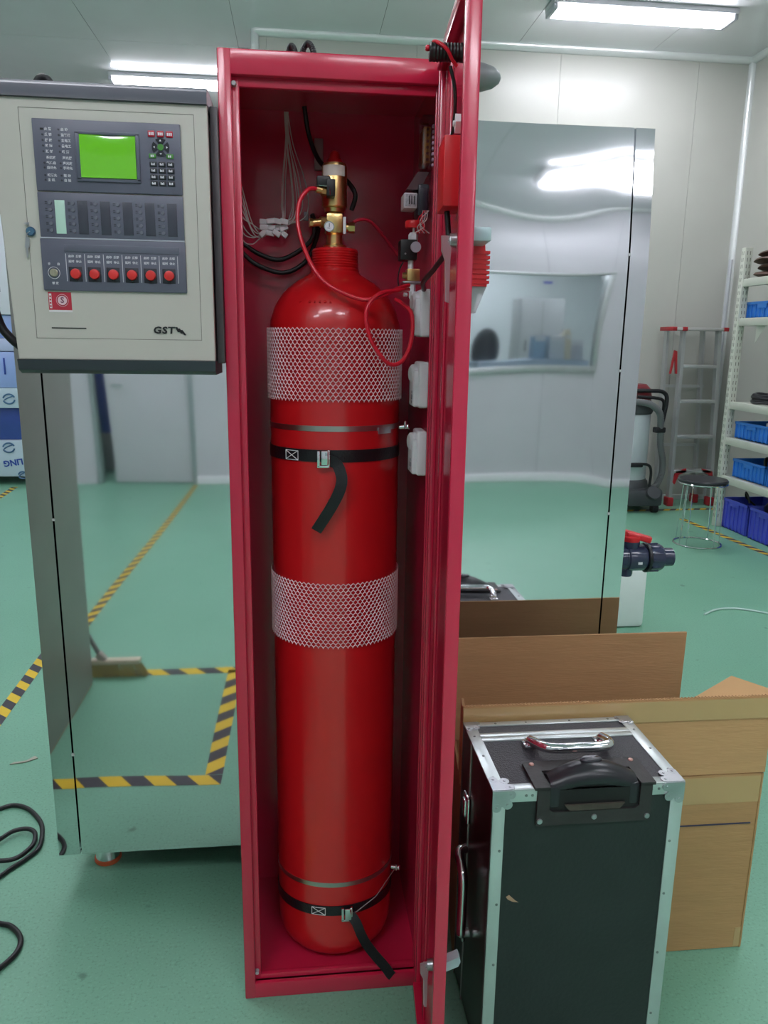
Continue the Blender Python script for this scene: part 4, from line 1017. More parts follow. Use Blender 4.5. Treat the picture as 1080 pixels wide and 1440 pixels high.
for k in range(NB + 1):
    u = k / NB; x = tx0 + .033 + (tx1 - tx0 - .066) * u; h_ = math.sin(math.pi * u)
    zc = FZ - .002 + .022 * h_; yc = FY0 + .024; ry, rz = .025 + .006 * h_, .018 + .006 * h_
    rows.append([b.bm.verts.new((x, yc + ry * math.cos(2 * math.pi * q / 14), zc - .004 + rz * math.sin(2 * math.pi * q / 14))) for q in range(14)])
for a, c in zip(rows, rows[1:]):
    for q in range(14): b.bm.faces.new((a[q], a[(q + 1) % 14], c[(q + 1) % 14], c[q]))
b.bm.faces.new(rows[0]); b.bm.faces.new(list(reversed(rows[-1])))
b.box(tx0 + .03, tx0 + .052, FY0 - .003, FY0 + .03, .618, FZ + .004, .005); b.box(tx1 - .052, tx1 - .03, FY0 - .003, FY0 + .03, .618, FZ + .004, .005)
gh = obj('pull_handle', b, mat('handle_black', (34, 35, 40), .32), tr)
b = MB(); b.lathe([(.022, 0), (.022, .003), (.018, .0055), (0, .006)], (.56, FY0 + .030, FZ + .0385), n=28); b.xf(lambda c: Vector((c.x, FY0 + .028 + (c.y - FY0 - .028) * .45, c.z))); obj('release_button', b, mat('button_dark', (58, 58, 64), .2), gh)
b = MB(); b.prism([(-.06, 0), (.06, 0), (.05, -.012), (-.05, -.012)], (.56, FY0 - .0075, .626), (1, 0, 0), (0, 0, 1), (0, 1, 0), .004); obj('finger_scoop', b, mat('scoop_worn', (66, 60, 52), .6, var=.3, scale=30), tr)
for x, z in ((.452, .594), (.56, .598), (.667, .594)):
    b = MB(); b.lathe([(.0058, 0), (.005, .0022), (0, .0032)], (x, FY0 - .006, z), n=14, d=(0, -1, 0)); obj('rivet', b, GALV, tr)
for x, y in ((.457, 1.34), (.56, 1.343), (.664, 1.34)):
    b = MB(); b.lathe([(.0055, 0), (.0045, .002), (0, .003)], (x, y, FZ + .006), n=14); obj('rivet', b, mat('copper_rivet', (190, 150, 140), .3, metal=.8), tr)
# side chrome handle and catches
b = MB(); b.tube([(FX0 - .002, 1.452, .40), (FX0 - .018, 1.44, .398), (FX0 - .02, 1.40, .385), (FX0 - .02, 1.388, .36), (FX0 - .02, 1.388, .30), (FX0 - .02, 1.39, .245), (FX0 - .016, 1.392, .235), (FX0 - .002, 1.393, .235)], .0105, 10)
obj('side_handle', b, CHROME, fc)
for z in (.5, .2):
    b = MB(); b.box(FX0 - .006, FX0 + .002, 1.435, 1.475, z - .03, z + .03, .003); b.box(FX0 - .011, FX0 - .004, 1.445, 1.465, z - .018, z + .02, .003); obj('butterfly_catch', b, CHROME, fc)
# scrape marks on the front
b = MB(); b.prism([(0, 0), (.006, .004), (.02, -.010), (.026, -.014), (.014, -.012), (.004, -.006)], (.3965, FY0 + .0016, .425), (1, 0, 0), (0, 0, 1), (0, -1, 0), .0006); obj('scuff', b, mat('scuff_tan', (170, 140, 112), .7), fc, smooth=False)

# =================================================================== CARTON
cx = thing('cardboard_carton', 'large open cardboard carton standing behind the flight case', 'carton', (.73, 1.64, 0))
BL, BR, FL, FR = Vector((.39, 1.76, 0)), Vector((1.02, 1.755, 0)), Vector((.362, 1.545, 0)), Vector((1.102, 1.54, 0))
HZ = .49; T = .006
def slab(p, q, z0, z1, th=T, lean0=(0, 0), lean1=(0, 0), inx=0.0):
    p, q = Vector(p), Vector(q); d = (q - p).normalized(); n = Vector((-d.y, d.x, 0)) * th
    l0, l1 = Vector((lean0[0], lean0[1], 0)), Vector((lean1[0], lean1[1], 0))
    b = MB(); up0, up1 = Vector((0, 0, z0)), Vector((0, 0, z1))
    b.hexa([p + l0 + up0, q + l0 + up0, q + n + l0 + up0, p + n + l0 + up0, p + l1 + up1 + d * inx, q + l1 + up1 - d * inx, q + n + l1 + up1 - d * inx, p + n + l1 + up1 + d * inx]); return b
obj('front_wall', slab(FL, FR, .002, HZ), CARD, cx, smooth=False)
obj('right_wall', slab(FR, BR, .002, HZ), CARD, cx, smooth=False)
obj('back_wall', slab(BR, BL, .002, HZ), CARDIN, cx, smooth=False)
obj('left_wall', slab(BL, FL, .002, HZ), CARDIN, cx, smooth=False)
obj('bottom_panel', slab((.40, 1.60, 0), (1.03, 1.60, 0), .002, .008, .12), CARDIN, cx, smooth=False)
obj('front_flap', slab(FL, FR + Vector((.002, 0, 0)), HZ + .003, .69, T, (0, 0), (0, .003)), mat('cardboard_light', (192, 152, 104), .8, var=.04, scale=7, bump=.1, bump_scale=25, stretch=(1, 1, 8)), cx, smooth=False)
obj('back_flap', slab((.985, 1.755, 0), (.385, 1.757, 0), HZ + .003, .771, T, (0, 0), (0, -.003)), CARDIN, cx, smooth=False)
b = MB(); b.hexa([(1.098, 1.553, HZ + .002), (1.022, 1.748, HZ + .002), (1.028, 1.75, HZ + .002), (1.104, 1.555, HZ + .002), (1.118, 1.553, .68), (1.125, 1.70, .67), (1.131, 1.702, .67), (1.124, 1.555, .68)])
b2 = MB(); b2.prism([(0, 0), (.225, 0), (.225, .005), (.15, .115), (.0, .012)], (.925, 1.56, .6805), (1, 0, 0), (0, 1, 0), (0, 0, -1), .005)
b.bm.free(); obj('right_flap', b2, mat('cardboard_light', (192, 152, 104)), cx, smooth=False)
obj('left_flap', slab((.368, 1.60, 0), (.362, 1.56, 0), HZ, .685, T), CARDIN, cx, smooth=False)
for z0, z1, k in ((.636, .687, 0), (.415, .485, 0)):
    b = slab(FL + Vector((.012 if k else .0, -.0008, 0)), FR + Vector((-.004, -.0008, 0)), z0, z1, .0006); obj('packing_tape', b, CTAPE, cx, smooth=False)
b = slab(FR + Vector((-.022, -.0009, 0)), FR + Vector((-.003, -.0009, 0)), .005, .06, .0006); obj('packing_tape', b, CTAPE, cx, smooth=False)
b = MB(); b.box(.76, 1.083, 1.5385, 1.5405, .3565, .3595); b.xf(lambda c: Vector((c.x, c.y - .0002 + (1.102 - c.x) * .00676 * 1 - .0005, c.z))); obj('pen_line', b, mat('ink_blue', (60, 60, 84), .6), cx, smooth=False)
# corrugated edge along flap top
b = MB(); n = 90; 
for k in range(n):
    x = .362 + (1.104 - .362) * k / n; y = 1.545 - .005 * k / n + .003
    b.tube([(x, y + .0005, .6895), (x + .004, y + .004, .692 + random.uniform(-.0006, .0008)), (x + .008, y + .0005, .6895)], .0011, 4, smooth=False)
obj('corrugated_edge', b, CARDIN, cx, kind='stuff')

# =================================================================== BALL VALVE
PVC = mat('navy_pvc', (44, 50, 76), .22, coat=.3)
bv = thing('ball_valve', 'dark navy plastic ball valve with red handle on the right side of the chamber', 'valve', (.98, 2.1, .875))
vz = .868
def V(c): return Vector((.912 + c.x * 1.06, 2.1 + c.y * 1.04, vz + c.z * 1.04))
b = MB(); b.cyl((.856, 2.1, vz), (.93, 2.1, vz), .026, n=24); obj('pipe_stub', b, PVC, bv)
b = MB(); b.lathe([(.03, -.005), (.032, 0), (.032, .012), (.036, .015), (.036, .045), (.034, .047), (.034, .05), (.037, .052), (.038, .06), (.038, .10), (.036, .104)], (0, 0, 0), 'x', 40); obj('valve_body', b.xf(V), PVC, bv)
b = MB(); b.lathe([(.041, .104), (.043, .106), (.043, .112), (.041, .114)], (0, 0, 0), 'x', 40); obj('body_ring', b.xf(V), mat('ring_black', (14, 16, 24), .4), bv)
b = MB(); pr = [(.034, .112), (.040, .114), (.040, .145), (.036, .153), (.027, .155), (.027, .16), (.0265, .185), (.022, .185), (.022, .15)]
b.lathe(pr, (0, 0, 0), 'x', 36); un = obj('union_nut', b.xf(V), PVC, bv)
for k in range(12):
    b = MB(); a = 2 * math.pi * k / 12; M4 = Matrix.Translation((.128, 0, 0)) @ Matrix.Rotation(a, 4, 'X'); b.box(-.013, .013, -.003, .003, .038, .0425, .001, mtx=M4); obj('grip_rib', b.xf(V), PVC, bv)
for k in range(10):
    b = MB(); a = 2 * math.pi * k / 10; M4 = Matrix.Translation((.031, 0, 0)) @ Matrix.Rotation(a, 4, 'X'); b.box(-.013, .013, -.003, .003, .034, .0385, .001, mtx=M4); obj('grip_rib', b.xf(V), PVC, bv)
b = MB(); b.lathe([(.022, .03), (.024, .036), (.024, .05)], (.063, 0, 0), 'z', 28); obj('stem_boss', b.xf(V), PVC, bv)
b = MB(); b.lathe([(.018, -.052), (.02, -.045), (.02, -.02)], (.053, 0, 0), 'z', 24); obj('drain_boss', b.xf(V), PVC, bv)
b = MB(); b.lathe([(.023, .049), (.024, .052), (.024, .063), (.021, .066)], (.063, 0, 0), 'z', 28)
M4 = Matrix.Translation((.068, 0, .066)) @ Matrix.Rotation(R(14), 4, 'Y') @ Matrix.Rotation(R(-18), 4, 'Z')
b.box(-.048, .05, -.013, .013, -.009, .010, .005, 3, mtx=M4); b.box(-.02, .02, -.019, .019, -.011, .008, .006, 3, mtx=M4)
obj('valve_handle', b.xf(V), BRED, bv)
b = MB(); b.box(.072, .084, -.0392, -.0378, -.010, -.003); obj('rating_label', b.xf(V), WHITE, bv, smooth=False)
# jug
jg = thing('jug', 'white plastic jerry can on the floor below the navy ball valve', 'jug', (1.70, 3.8, 0))
JW = mat('jug_white', (226, 232, 230), .35)
obj('jug_body', bx(1.54, 1.838, 3.70, 3.9, 0.001, .33, .025), JW, jg)
b = MB(); b.cyl((1.62, 3.8, .325), (1.62, 3.8, .365), .028, n=24); obj('cap', b, mat('jug_cap', (190, 60, 60), .4), jg)
b = MB(); b.tube([(1.7, 3.8, .325), (1.7, 3.8, .36), (1.74, 3.8, .37), (1.79, 3.8, .36), (1.8, 3.8, .322)], .013, 10); obj('handle', b, JW, jg)

# =================================================================== STOOL
s0 = (3.03, 5.37)
stl = thing('stool', 'round black-topped stool with wire legs in front of the ladder', 'stool', (s0[0], s0[1], 0))
b = MB(); b.lathe([(0, .478), (.165, .478), (.176, .486), (.178, .498), (.17, .508), (0, .512)], (s0[0], s0[1], 0), n=48); obj('seat', b, mat('seat_black', (48, 46, 52), .3), stl)
b = MB(); b.tube([Vector((s0[0] + .172 * math.cos(2 * math.pi * k / 40), s0[1] + .172 * math.sin(2 * math.pi * k / 40), .476)) for k in range(40)], .006, 6, closed=True, smooth=False); obj('seat_rim', b, CHROME, stl)
b = MB(); b.tube([Vector((s0[0] + .172 * math.cos(2 * math.pi * k / 40), s0[1] + .172 * math.sin(2 * math.pi * k / 40), .007)) for k in range(40)], .0065, 6, closed=True, smooth=False); obj('base_ring', b, CHROME, stl)
for k in range(4):
    a = R(25 + 90 * k); b = MB()
    for da in (-.18, .18):
        b.tube([(s0[0] + .13 * math.cos(a + da * .6), s0[1] + .13 * math.sin(a + da * .6), .475), (s0[0] + .15 * math.cos(a + da), s0[1] + .15 * math.sin(a + da), .44), (s0[0] + .171 * math.cos(a + da), s0[1] + .171 * math.sin(a + da), .01)], .0045, 6)
    obj('leg', b, CHROME, stl)

# =================================================================== LADDER
LD = mat('ladder_aluminium', (196, 198, 198), .35, metal=.6)
ld = thing('step_ladder', 'folded aluminium step ladder with red fittings leaning against the back wall', 'ladder', (3.65, 6.78, 0))
LZ = 1.615
def lerp(a, b_, t): return a + (b_ - a) * t
for xt, xb, y0, wd, nm in ((3.46, 3.474, 6.74, .03, 'stile'), (3.795, 3.88, 6.74, .03, 'stile'), (3.372, 3.405, 6.88, .022, 'rear_stile'), (3.72, 3.80, 6.88, .022, 'rear_stile')):
    b = MB(); z0 = .07
    b.hexa([(xb - wd / 2, y0 - .03, z0), (xb + wd / 2, y0 - .03, z0), (xb + wd / 2, y0 + .03, z0), (xb - wd / 2, y0 + .03, z0), (xt - wd / 2, y0 - .03, LZ), (xt + wd / 2, y0 - .03, LZ), (xt + wd / 2, y0 + .03, LZ), (xt - wd / 2, y0 + .03, LZ)])
    obj(nm, b, LD, ld, smooth=False)
    b = MB(); b.box(xb - wd / 2 - .015, xb + wd / 2 + .015, y0 - .045, y0 + .045, .001, .085, .01); obj('foot', b, mat('ladder_red', (170, 40, 48), .4), ld)
for z in (1.30, .985, .66, .335):
    t_ = 1 - z / LZ; xa, xb_ = lerp(3.46, 3.474, t_) + .015, lerp(3.795, 3.88, t_) - .015
    b = MB(); b.box(xa, xb_, 6.70, 6.80, z - .018, z + .012, .003); obj('step', b, LD, ld)
for z in (1.1, .55):
    b = MB(); b.box(3.39, 3.75 + .03, 6.87, 6.89, z, z + .025); obj('rear_brace', b, LD, ld, smooth=False)
b = MB(); b.box(3.35, 3.83, 6.68, 6.92, LZ, LZ + .025, .004); obj('top_cap', b, mat('ladder_top', (186, 184, 182), .4), ld)
for x in (3.345, 3.445, 3.835):
    b = MB(); b.box(x - .022, x + .022, 6.67, 6.70 if x > 3.4 else 6.92, LZ - .005, LZ + .03, .004); obj('cap_corner', b, mat('ladder_red', (170, 40, 48)), ld)
b = MB(); b.prism([(-.035, -.2), (-.022, -.2), (0, -.05), (.02, -.2), (.035, -.2), (.016, 0), (-.008, .01)], (3.395, 6.72, 1.43), (1, 0, 0), (0, 0, 1), (0, 1, 0), .02); obj('spreader_grip', b, mat('ladder_red', (170, 40, 48)), ld)
for x, q in ((3.50, 1), (3.86, -1)):
    b = MB(); b.prism([(0, 0), (.10 * q, .03), (.10 * q, 0), (.03 * q, -.03), (.0, -.12), (-.02 * q, -.10)], (x, 6.70, .33), (1, 0, 0), (0, 0, 1), (0, 1, 0), .02); obj('step_bracket', b, mat('ladder_red', (170, 40, 48)), ld)

# =================================================================== VACUUM CLEANER
vc = thing('vacuum_cleaner', 'upright wet-dry vacuum cleaner with grey hose beside the chamber', 'vacuum', (3.05, 6.62, 0))
b = MB(); b.lathe([(.16, .28), (.17, .3), (.17, .86), (.165, .88)], (3.0, 6.66, 0), n=36); obj('tank', b, mat('tank_white', (196, 204, 208), .3), vc)
b = MB(); b.lathe([(.175, .88), (.185, .9), (.185, .96), (.16, 1.0)], (3.0, 6.66, 0), n=36); obj('motor_base', b, mat('vac_grey', (70, 72, 76), .5), vc)
b = MB(); b.lathe([(.16, 1.0), (.165, 1.03), (.15, 1.10), (.11, 1.14), (0, 1.15)], (3.0, 6.66, 0), n=36); obj('motor_head', b, mat('vac_red', (120, 36, 44), .4), vc)
b = MB(); b.tube([(2.9, 6.5, 1.09), (3.08, 6.48, 1.09), (3.2, 6.5, 1.08), (3.245, 6.5, 1.02), (3.23, 6.5, .86), (3.21, 6.5, .76)], .018, 10); b.tube([(2.95, 6.45, 1.04), (3.12, 6.45, 1.03), (3.2, 6.47, 1.0), (3.22, 6.5, .9), (3.2, 6.5, .75)], .014, 8); b.box(3.15, 3.25, 6.47, 6.53, .72, .77, .01); obj('push_handle', b, RUBBER, vc)
b = MB(); pts = spline([Vector(p) for p in ((2.9, 6.42, 1.0), (3.05, 6.42, .98), (3.16, 6.44, .9), (3.21, 6.5, .76), (3.25, 6.55, .6), (3.31, 6.6, .45), (3.32, 6.62, .32), (3.28, 6.62, .22), (3.2, 6.6, .18))], k=14)
rr = [.03 if i % 2 else .027 for i in range(len(pts))]; b.tube(pts, rr, 12, smooth=False); obj('hose', b, mat('hose_grey', (112, 114, 116), .5), vc)
b = MB(); b.box(2.82, 3.26, 6.42, 6.85, .06, .22, .03); b.lathe([(.2, .2), (.19, .27), (.17, .29)], (3.0, 6.66, 0), n=32); b.lathe([(.06, 0), (.06, .04)], (3.15, 6.42, .18), n=20, d=(0, -1, .6)); obj('chassis', b, mat('vac_grey', (70, 72, 76)), vc)
for x, y in ((3.2, 6.46), (3.2, 6.8), (2.88, 6.46), (2.88, 6.8)):
    b = MB(); b.cyl((x - .025, y, .041), (x + .025, y, .041), .04, n=20); obj('wheel', b, BLACK, vc)
b = MB(); b.tube([(2.85, 6.44, .44), (3.0, 6.42, .45), (3.09, 6.42, .44), (3.12, 6.42, .38), (3.12, 6.43, .24)], .012, 8); b.box(2.9, 3.04, 6.41, 6.45, .42, .46, .01); obj('drain_grip', b, RUBBER, vc)

# =================================================================== SHELVING RACK
RKM = mat('rack_enamel', (205, 207, 196), .4, var=.03)
SLOT = mat('rack_slot_dark', (110, 110, 100), .7)
RX0, RX1, RY0, RY1 = 3.475, 3.95, 3.9, 5.96
rk = thing('shelving_rack', 'tall cream slotted steel shelving rack at the right edge', 'rack', (3.7, 4.9, 0))
for x in (RX0, RX1 - .05):
    for y in (RY1 - .055, RY0):
        b = MB(); b.box(x, x + .062, y, y + .055, .002, 2.235, .003); up = obj('upright', b, RKM, rk)
        if x == RX0:
            b = MB(); k = 0; z = .08
            while z < 2.2:
                for dx_ in (.02, .044): b.box(x + dx_ - .0025 + (k % 2) * .004, x + dx_ + .0025 + (k % 2) * .004, y - .0008, y + .001, z, z + .028)
                for dy_ in (.018, .038): b.box(x - .0008, x + .001, y + dy_ - .0025, y + dy_ + .0025, z, z + .028)
                z += .05; k += 1
            obj('slots', b, SLOT, up, smooth=False)
LV = [.44, .755, 1.045, 1.70, 2.0]
for z in LV:
    b = MB(); b.box(RX0 + .012, RX0 + .045, RY0 + .05, RY1 - .05, z - .06, z, .004); obj('beam', b, RKM, rk)
    b = MB(); b.box(RX1 - .03, RX1 - .005, RY0 + .05, RY1 - .05, z - .06, z, .004); obj('beam', b, RKM, rk)
    b = MB(); b.box(RX0 + .05, RX1 - .03, RY1 - .045, RY1 - .015, z - .04, z - .004, .003); obj('end_rail', b, RKM, rk)
    b = MB(); b.box(RX0 + .046, RX1 - .031, RY0 + .05, RY1 - .05, z - .018, z - .004); obj('shelf', b, RKM, rk, smooth=False)
b = MB(); b.prism([(0, 0), (.12, 0), (0, -.13)], (RX0 + .045, RY1 - .05 - .2, 1.64), (0, -1, 0), (0, 0, 1), (1, 0, 0), .003)
obj('gusset', b, RKM, rk, smooth=False)
def bin_(x0, x1, y0, y1, z, h_, m_, label, grp):
    t = thing('storage_bin', label, 'bin', ((x0 + x1) / 2, (y0 + y1) / 2, z), grp)
    b = MB(); w_ = .006; ins = .012
    def wall(a, c):
        (ax, ay), (bx_, by_) = a, c
    b.box(x0 + ins, x1 - ins, y0 + ins, y1 - ins, z + .001, z + .01)
    b.box(x0 + ins, x0 + ins + w_, y0 + ins, y1 - ins, z + .001, z + h_ - .01); b.box(x1 - ins - w_, x1 - ins, y0 + ins, y1 - ins, z + .001, z + h_ - .01)
    b.box(x0 + ins, x1 - ins, y0 + ins, y0 + ins + w_, z + .001, z + h_ - .01); b.box(x0 + ins, x1 - ins, y1 - ins - w_, y1 - ins, z + .001, z + h_ - .01)
    obj('bin_shell', b, m_, t, smooth=False)
    b = MB(); rh = .022
    b.box(x0, x0 + .016, y0, y1, z + h_ - rh, z + h_, .003); b.box(x1 - .016, x1, y0, y1, z + h_ - rh, z + h_, .003); b.box(x0, x1, y0, y0 + .016, z + h_ - rh, z + h_, .003); b.box(x0, x1, y1 - .016, y1, z + h_ - rh, z + h_, .003)
    obj('rim', b, m_, t)
    n = max(3, int((y1 - y0) / .055))
    for k in range(n + 1):
        y = y0 + .014 + (y1 - y0 - .034) * k / n; obj('rib', bx(x0 + .002, x0 + ins + .001, y, y + .008, z + .003, z + h_ - rh), m_, t, smooth=False)
    for k in range(4):
        x = x0 + .014 + (x1 - x0 - .034) * k / 3; obj('rib', bx(x, x + .008, y0 + .002, y0 + ins + .001, z + .003, z + h_ - rh), m_, t, smooth=False)
    b = MB(); ym = (y0 + y1) / 2; b.box(x0 + .001, x0 + .008, ym - .06, ym + .06, z + h_ - rh - .03, z + h_ - rh + .002, .003); obj('grip', b, m_, t)
    return t
BB = mat('bin_blue', (52, 126, 214), .35, var=.04); BI = mat('bin_indigo', (78, 90, 208), .35, var=.04)
bin_(3.545, 3.9, 5.50, 5.93, 1.70, .125, BB, 'small blue bin on the second shelf from the top of the rack', 'blue bins on the rack')
bin_(3.535, 3.9, 5.42, 5.88, .755, .135, BB, 'blue bin on the fourth shelf, at the end nearest the ladder', 'blue bins on the rack')
bin_(3.535, 3.9, 4.94, 5.40, .755, .135, BB, 'blue bin on the fourth shelf, cut off by the right edge', 'blue bins on the rack')
bin_(3.535, 3.9, 5.40, 5.85, .44, .15, BB, 'blue bin on the lowest shelf holding dark items, nearest the ladder', 'blue bins on the rack')
bin_(3.535, 3.9, 4.93, 5.38, .44, .15, BB, 'blue bin on the lowest shelf, cut off by the right edge', 'blue bins on the rack')
bin_(3.53, 3.9, 5.56, 5.93, 0, .25, BI, 'deep indigo bin on the floor under the rack, nearest the ladder', 'indigo bins under the rack')
bin_(3.53, 3.9, 5.16, 5.53, 0, .25, BI, 'deep indigo bin on the floor under the rack, at the right edge', 'indigo bins under the rack')
# black sack bulging over indigo bins
b = MB(); b.lathe([(0, .12), (.1, .13), (.15, .2), (.155, .27), (.12, .31), (.05, .335), (0, .34)], (3.71, 5.36, 0), n=28); b.xf(lambda c: Vector((3.71 + (c.x - 3.71) * .9, 5.36 + (c.y - 5.36) * 1.0 + .0, c.z + .01 * math.sin(c.x * 40) * math.sin(c.y * 37))))
tag(obj('black_sack', b, mat('sack_black', (24, 28, 44), .3)), 'black plastic sack stuffed into the indigo bin at the right edge', 'sack')
wire('loose_cable', [(3.57, 5.6, .262), (3.56, 5.62, .32), (3.565, 5.66, .34), (3.6, 5.7, .29), (3.66, 5.7, .24), (3.7, 5.66, .2)], .008, RUBBER, 'black cable end sticking out of the indigo bin nearest the ladder', 'cable')
# coil on third shelf
b = MB()
for k in range(5):
    r = .15 - .008 * (k % 3); b.tube([Vector((3.71 + r * math.cos(2 * math.pi * q / 36), 5.66 + r * 1.25 * math.sin(2 * math.pi * q / 36), 1.055 + .014 * k + .004 * math.sin(q + k))) for q in range(36)], .011, 8, closed=True, smooth=False)
tag(obj('cable_coil', b, mat('coil_black', (40, 40, 46), .4)), 'coiled black cable lying on the third shelf of the rack', 'cable coil')
pads = []
for k in range(4):
    b = MB(); z = 2.0 + .004 + k * .052; dx_ = (.0, .03, -.01, .02)[k]
    n = 24; prof = [(.02, 0), (.13, .004), (.16, .018), (.15, .030), (.08, .042), (0, .044)]
    b.lathe(prof, (3.64 + dx_, 5.72, z), n=n); b.xf(lambda c, z=z, d=dx_, k=k: Vector((3.64 + d + (c.x - 3.64 - d) * .95, 5.72 + (c.y - 5.72) * 1.2, c.z + .006 * math.sin((c.y - 5.4) * 20 + k))))
    tag(obj('folded_sheet', b, mat('brown_pad', (84, 58, 46), .6, var=.15, scale=12)), ('lowest', 'second lowest', 'second highest', 'topmost')[k] + ' of the dark brown pads stacked on the top shelf', 'pad', 'brown pads on the top shelf')
b = MB()
for k in range(3): b.tube([(3.62 + k * .05, 5.5, .50 + .02 * k), (3.66 + k * .04, 5.6, .60), (3.74, 5.68, .605), (3.8, 5.7, .52)], .014, 8)
tag(obj('dark_tools', b, BLACK), 'dark hoses poking out of the lowest-shelf bin nearest the ladder', 'hose')
b = MB(); b.box(3.6, 3.7, 5.48, 5.56, .77, .905, .004); tag(obj('small_box', b, mat('pale_box', (190, 195, 205), .5)), 'small pale box standing in a blue bin on the fourth shelf', 'box')
b = MB(); b.prism([(0, 0), (.16, 0), (.13, .06), (.08, .11), (.03, .05)], (3.6, 5.62, 1.715), (.3, 1, 0), (0, 0, 1), (1, 0, 0), .1)
tag(obj('crumpled_film', b, mat('crumpled_grey', (150, 156, 150), .4)), 'crumpled grey film in the small blue bin', 'film')
# pipe in the corner by the shelf
b = MB(); b.cyl((3.93, 6.9, .03), (3.93, 6.9, 2.25), .018, n=16); tag(obj('corner_pipe', b, mat('pipe_grey', (196, 198, 204), .3, metal=.4)), 'thin grey pipe standing in the corner between ladder and rack', 'pipe')

# =================================================================== BLUE FILM MACHINE (far left)
bmc = thing('film_wrapped_machine', 'machine wrapped in blue protective film at the far left edge', 'machine', (-3.2, 8.4, 0))
MX0, MX1, MYf = -4.4, -2.2, 8.0
FW = mat('film_white', (190, 206, 220), .2, var=.06, scale=3, bump=.2, bump_scale=6); FBL = mat('film_blue_light', (150, 172, 226), .22, var=.08, scale=3, bump=.2, bump_scale=6)
FLV = mat('film_lavender', (186, 196, 230), .22, var=.05, scale=3); FDB = mat('film_blue_dark', (58, 80, 150), .15, var=.12, scale=3)
for z0, z1, y, m_, nm in ((.09, .46, 0, FW, 'lower_panel'), (.46, .78, .05, FDB, 'lower_window'), (.78, .98, 0, FW, 'middle_panel'), (.98, 1.33, .0, FBL, 'drawer'), (1.335, 1.46, .0, FLV, 'drawer'), (1.46, 1.68, .03, FBL, 'upper_panel'), (1.68, 2.6, -.01, mat('instrument_white', (220, 222, 232), .35), 'control_head')):
    obj(nm, bx(MX0, MX1, MYf + y, MYf + .7, z0, z1 - .003, .006), m_, bmc)
b = MB()
for x in (-4.3, -3.3, -2.3):
    for y in (8.1, 8.6): b.cyl((x, y, .001), (x, y, .1), .03, n=14)
obj('feet', b, BLACK, bmc)
obj('handle_slot', bx(-2.865, -2.85, MYf - .012, MYf, 1.11, 1.27, .003), mat('handle_blue', (40, 70, 160), .3), bmc)
def ring_logo(x, z, r, par):
    b = MB()
    for a0, a1 in ((20, 170), (200, 350)):
        pts = [Vector((x + r * math.cos(R(a0 + (a1 - a0) * k / 14)), MYf - .004, z + r * .85 * math.sin(R(a0 + (a1 - a0) * k / 14)))) for k in range(15)]; b.tube(pts, .008, 5, smooth=False)
    b.tube([(x - r * .8, MYf - .004, z - .01), (x - .01, MYf - .004, z + .01), (x + r * .8, MYf - .004, z + .03)], .006, 5)
    obj('ring_logo', b, mat('logo_blue_grey', (70, 110, 150), .4), par)
ring_logo(-2.89, .385, .055, bmc); ring_logo(-2.845, .87, .055, bmc); ring_logo(-2.78, .105, .04, bmc)
tm = Matrix.Rotation(R(180 + 8), 3, 'Y') @ FRONT
text('LING', .085, Vector((-2.86, MYf - .004, .235)), Matrix.Rotation(R(-8), 3, 'Y') @ Matrix.Rotation(R(180), 3, 'Y') @ FRONT, mat('logo_blue', (40, 70, 160), .4), bmc, bold=.003)
obj('display', bx(-2.97, -2.83, MYf - .016, MYf - .009, 1.89, 1.94, .002), BLACK, bmc)
for z in (1.82, 1.745):
    b = MB(); b.cyl((-2.865, MYf - .009, z), (-2.865, MYf - .02, z), .018, n=18); obj('green_button', b, mat('led_green', (40, 110, 80), .3), bmc)

# =================================================================== THINGS SEEN IN THE MIRROR
sl = thing('steel_cabinet', 'plain matt grey steel cabinet seen mirrored in the left of the chamber', 'cabinet', (-1.2, .93, 0))
obj('cabinet_body', bx(-1.55, -.905, .545, 1.6, .012, 2.3, .004), SLAB, sl)
obj('plinth', bx(-1.54, -.909, .555, 1.59, .0, .015), mat('beige_sill', (170, 160, 140), .5), sl, smooth=False)
br = thing('broom', 'push broom with beige bristles seen mirrored behind the steel cabinet', 'broom', (-.8, .47, 0))
b = MB(); M4 = Matrix.Translation((-.80, .47, .075)); b.box(-.13, .10, -.022, .022, -.012, .012, .006, mtx=M4); obj('broom_head', b, mat('broom_wood', (206, 196, 172), .5), br)
b = MB(); rn = random.Random(5)
for i in range(60):
    for j in range(4):
        x = -.925 + .22 * i / 59; y = .453 + .011 * j; dx_ = .035 * (i / 59) ** 2 + rn.uniform(-.002, .002)
        b.tube([(x, y, .065), (x + dx_, y + rn.uniform(-.006, .006), .003)], .0014, 3, smooth=False, caps=False)
obj('bristles', b, mat('bristle_beige', (190, 172, 120), .7), br, kind='stuff')
b = MB(); b.tube([(-.865, .47, .08), (-.895, .468, .115)], .02, 12, smooth=False); obj('socket', b, mat('socket_grey', (170, 165, 155), .5), br)
b = MB(); b.tube([(-.885, .469, .10), (-1.19, .45, .72), (-1.45, .44, 1.25)], .011, 10, smooth=False); obj('broom_stick', b, mat('stick_grey', (120, 122, 120), .4), br)
